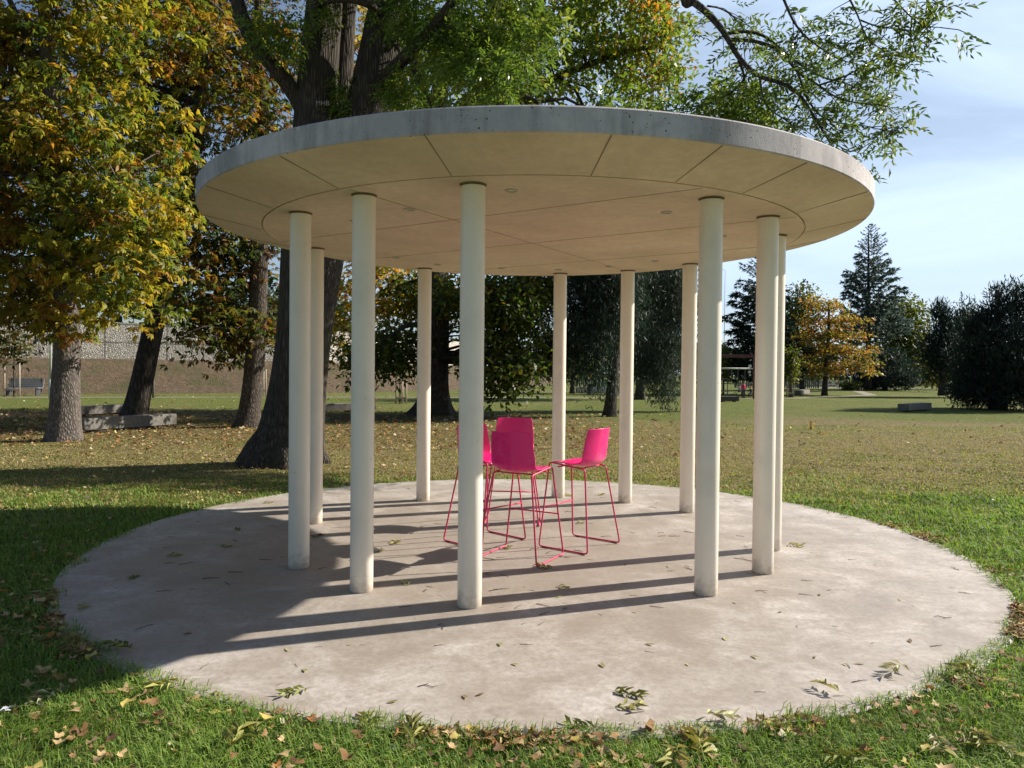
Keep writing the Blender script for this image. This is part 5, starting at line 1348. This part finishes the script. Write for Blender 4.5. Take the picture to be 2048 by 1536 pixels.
# single leaves that one can count on the near grass
def single_mesh(kind, seed):
    r_ = np.random.default_rng(seed)
    if kind == 'dead':
        P = leaf_shape(r_, 1, [1.0])[0]; c = np.repeat(pick(r_, P_LIT[:5], 1), 10, 0) * r_.uniform(0.85, 1.15)
        return P, FAN, c
    if kind == 'spray':                       # a pinnate ash leaf lying flat
        V, F_, C_, k = [], [], [], 0
        colr = np.array([(0.20, 0.23, 0.05), (0.30, 0.30, 0.08), (0.38, 0.38, 0.13), (0.50, 0.51, 0.30)][seed % 4])
        nleaf = 5 if seed % 3 else 6
        for i in range(nleaf):
            for s_ in (-1, 1):
                p = np.array([[0.2 + 0.7 * i / nleaf, 0, 0.02]]) ; d = unit(np.array([[r_.uniform(0.3, 1.1), s_ * r_.uniform(0.3, 0.9), r_.uniform(-0.04, 0.40)]])); nn = unit(np.array([[0, r_.normal(0, 0.7), 1.0]]))
                l_ = np.array([0.36 * r_.uniform(0.75, 1.15)])
                v, f, c = kites(p, d, nn, l_, l_ * r_.uniform(0.18, 0.32), colr[None] * r_.uniform(0.7, 1.3), 0.45, 0.25); V.append(v); F_.append(np.c_[f[:, :3], ].reshape(-1, 3) + k); F_.append(f[:, [0, 2, 3]] + k); C_.append(c); k += 4
        v = np.array([(0, -.008, .012), (0, .008, .012), (1.0, .006, .03), (1.0, -.006, .03)]); V.append(v); F_.append(np.array([(0, 1, 2), (0, 2, 3)]) + k); C_.append(np.repeat(colr[None] * 0.8, 4, 0))
        return np.concatenate(V) - np.array([0.5, 0, 0]), np.concatenate(F_), np.concatenate(C_)
    if kind == 'leaflet':
        colr = np.array([(0.36, 0.36, 0.13), (0.30, 0.26, 0.12), (0.20, 0.13, 0.07), (0.48, 0.46, 0.25)][seed % 4])
        x = np.linspace(0, 1, 6); w_ = 0.19 * np.sin(np.pi * np.clip(x * 0.97 + 0.02, 0, 1)) ** 0.8 + 0.004
        z = 0.10 * x ** 2 * r_.uniform(0.2, 2)
        V = np.concatenate([np.c_[x, w_, z + w_ * 0.25], np.c_[x, 0 * x, z], np.c_[x, -w_, z + w_ * 0.15]]); F_ = []
        for j in range(2):
            for i in range(5):
                a_ = j * 6 + i; F_ += [(a_, a_ + 1, a_ + 7), (a_, a_ + 7, a_ + 6)]
        return V - np.array([0.5, 0, 0]), np.array(F_), np.repeat(colr[None], 18, 0)
    if kind == 'twig':
        b_ = MB(); y1, y2 = r_.normal(0, 0.07, 2)
        b_.tube([(-0.5, 0, 0.02), (-0.15, y1, 0.03), (0.2, y2, 0.03), (0.5, 0, 0.02)], [0.022, 0.02, 0.016, 0.008], 5)
        if seed % 2:
            b_.tube([(-0.1, y1, 0.03), (0.1, y1 + 0.16, 0.05)], [0.014, 0.006], 4)
        V = np.concatenate(b_.v); F_ = []
        for q in b_.f:
            for i in range(1, len(q) - 1):
                F_.append((q[0], q[i], q[i + 1]))
        return V, np.array(F_), np.repeat(np.array([[0.14, 0.10, 0.07]]) * r_.uniform(0.6, 1.3), len(V), 0)
proto = {}
def drop(kind, name, x, y, z, L, rz, label, cat, group, var):
    key = (kind, var)
    if key not in proto:
        V_, F_, C_ = single_mesh(kind, var)
        o = fast_mesh(name, V_, F_, M['litter'], C_, smooth=(kind == 'twig'))
        proto[key] = o
    else:
        o = proto[key].copy(); COL.objects.link(o)
    o.location = (x, y, z); o.scale = (L, L, L); o.rotation_euler = (0, 0, rz)
    tag(o, label, cat, group)
    return o
ri = np.random.default_rng(44)
# sprays seen on the slab
for i, (px, py) in enumerate([(265, 1157), (345, 1112), (165, 1215), (812, 1168), (590, 1385), (1092, 1136), (1252, 1388), (1257, 1415), (1590, 1092), (1160, 1047), (1125, 1175), (540, 1006), (475, 1060), (735, 1446), (790, 1086), (755, 1104), (1165, 1455), (1015, 1098), (640, 1072), (1200, 990), (1140, 992), (450, 1092)]):
    q = gp(px, py)
    drop('spray', 'ash_leaf', q[0], q[1], 0.002, ri.uniform(0.13, 0.21), ri.uniform(0, 6.28), 'feathery green ash leaf lying flat on the concrete slab', 'leaf', 'ash leaves on the slab', i % 6)
for i, (px, py) in enumerate([(1440, 1442), (1930, 1346), (825, 1475), (245, 1302), (1880, 1500), (1960, 1490), (470, 1490), (510, 1475), (90, 1405), (1350, 1525), (1400, 1500), (1700, 1530), (1790, 1345), (1660, 1240 + 145), (330, 1380), (1950, 1495), (2010, 1510)]):
    q = gp(px, py)
    drop('spray', 'ash_leaf', q[0], q[1], 0.026, ri.uniform(0.18, 0.27), ri.uniform(0, 6.28), 'pale feathery ash leaf on the grass along the front of the slab', 'leaf', 'ash leaves on the grass', (i * 7 + 3) % 12)
for i, (px, py) in enumerate([(610, 1342), (785, 1405), (375, 1268), (1450, 1278), (1690, 1330), (1720, 1328), (1820, 1283), (1470, 1206), (1030, 1330), (1205, 1332), (1130, 1218), (1375, 1330), (1510, 1315), (1630, 1315), (850, 1182), (700, 1290), (1118, 1195), (930, 1395), (960, 1390), (575, 1300), (1660, 1180), (1530, 1130), (880, 1250), (1270, 1225), (1000, 1290), (1300, 1290), (1560, 1225), (1800, 1200), (1750, 1130), (1640, 1190)]):
    q = gp(px, py)
    drop('leaflet', 'fallen_leaflet', q[0], q[1], 0.003, ri.uniform(0.035, 0.065), ri.uniform(0, 6.28), 'single small dry leaflet on the concrete slab', 'leaf', 'dry leaflets on the slab', i % 8)
cnt = 0
while cnt < 170:
    a_, r_ = ri.uniform(0, 6.28), RPAD * math.sqrt(ri.uniform(0, 0.97))
    x, y = PX + r_ * math.cos(a_), PY + r_ * math.sin(a_)
    if y > 7.5 and ri.uniform() < 0.6:
        continue
    drop('twig', 'fallen_twig', x, y, 0.001, ri.uniform(0.025, 0.13), ri.normal(0.2, 0.9), 'thin dry twig lying on the concrete slab', 'twig', 'twigs on the slab', int(ri.integers(0, 8))); cnt += 1
cnt = 0
while cnt < 290:
    y = 2.45 * (5.6 / 2.45) ** ri.uniform(0, 1); x = ri.uniform(-0.72, 0.72) * y
    if math.hypot(x - PX, y - PY) < RPAD + 0.02 or (x > 0.9 and ri.uniform() < 0.5):
        continue
    drop('dead', 'fallen_leaf', x, y, ri.uniform(0.014, 0.034), ri.uniform(0.04, 0.085), ri.uniform(0, 6.28), 'curled brown dead leaf lying in the near grass', 'leaf', 'dead leaves in the near grass', int(ri.integers(0, 16))); cnt += 1
q = gp(1300, 1462); drop('dead', 'fallen_leaf', q[0], q[1], 0.02, 0.11, 1.0, 'larger orange brown leaf at the front edge of the slab', 'leaf', None, 97)
# paper scrap at the left edge
q = gp(8, 1432)
rp_ = np.random.default_rng(2)
P = leaf_shape(rp_, 3, [0.075, 0.07, 0.06]).reshape(-1, 3) + np.array([q[0], q[1], 0.02]) + np.repeat(rp_.normal(0, 0.012, (3, 3)), 10, 0)
o = fast_mesh('paper_scrap', P, (FAN[None] + (np.arange(3) * 10)[:, None, None]).reshape(-1, 3), M['paper'])
tag(o, 'crumpled white paper scrap lying in the near grass', 'litter')
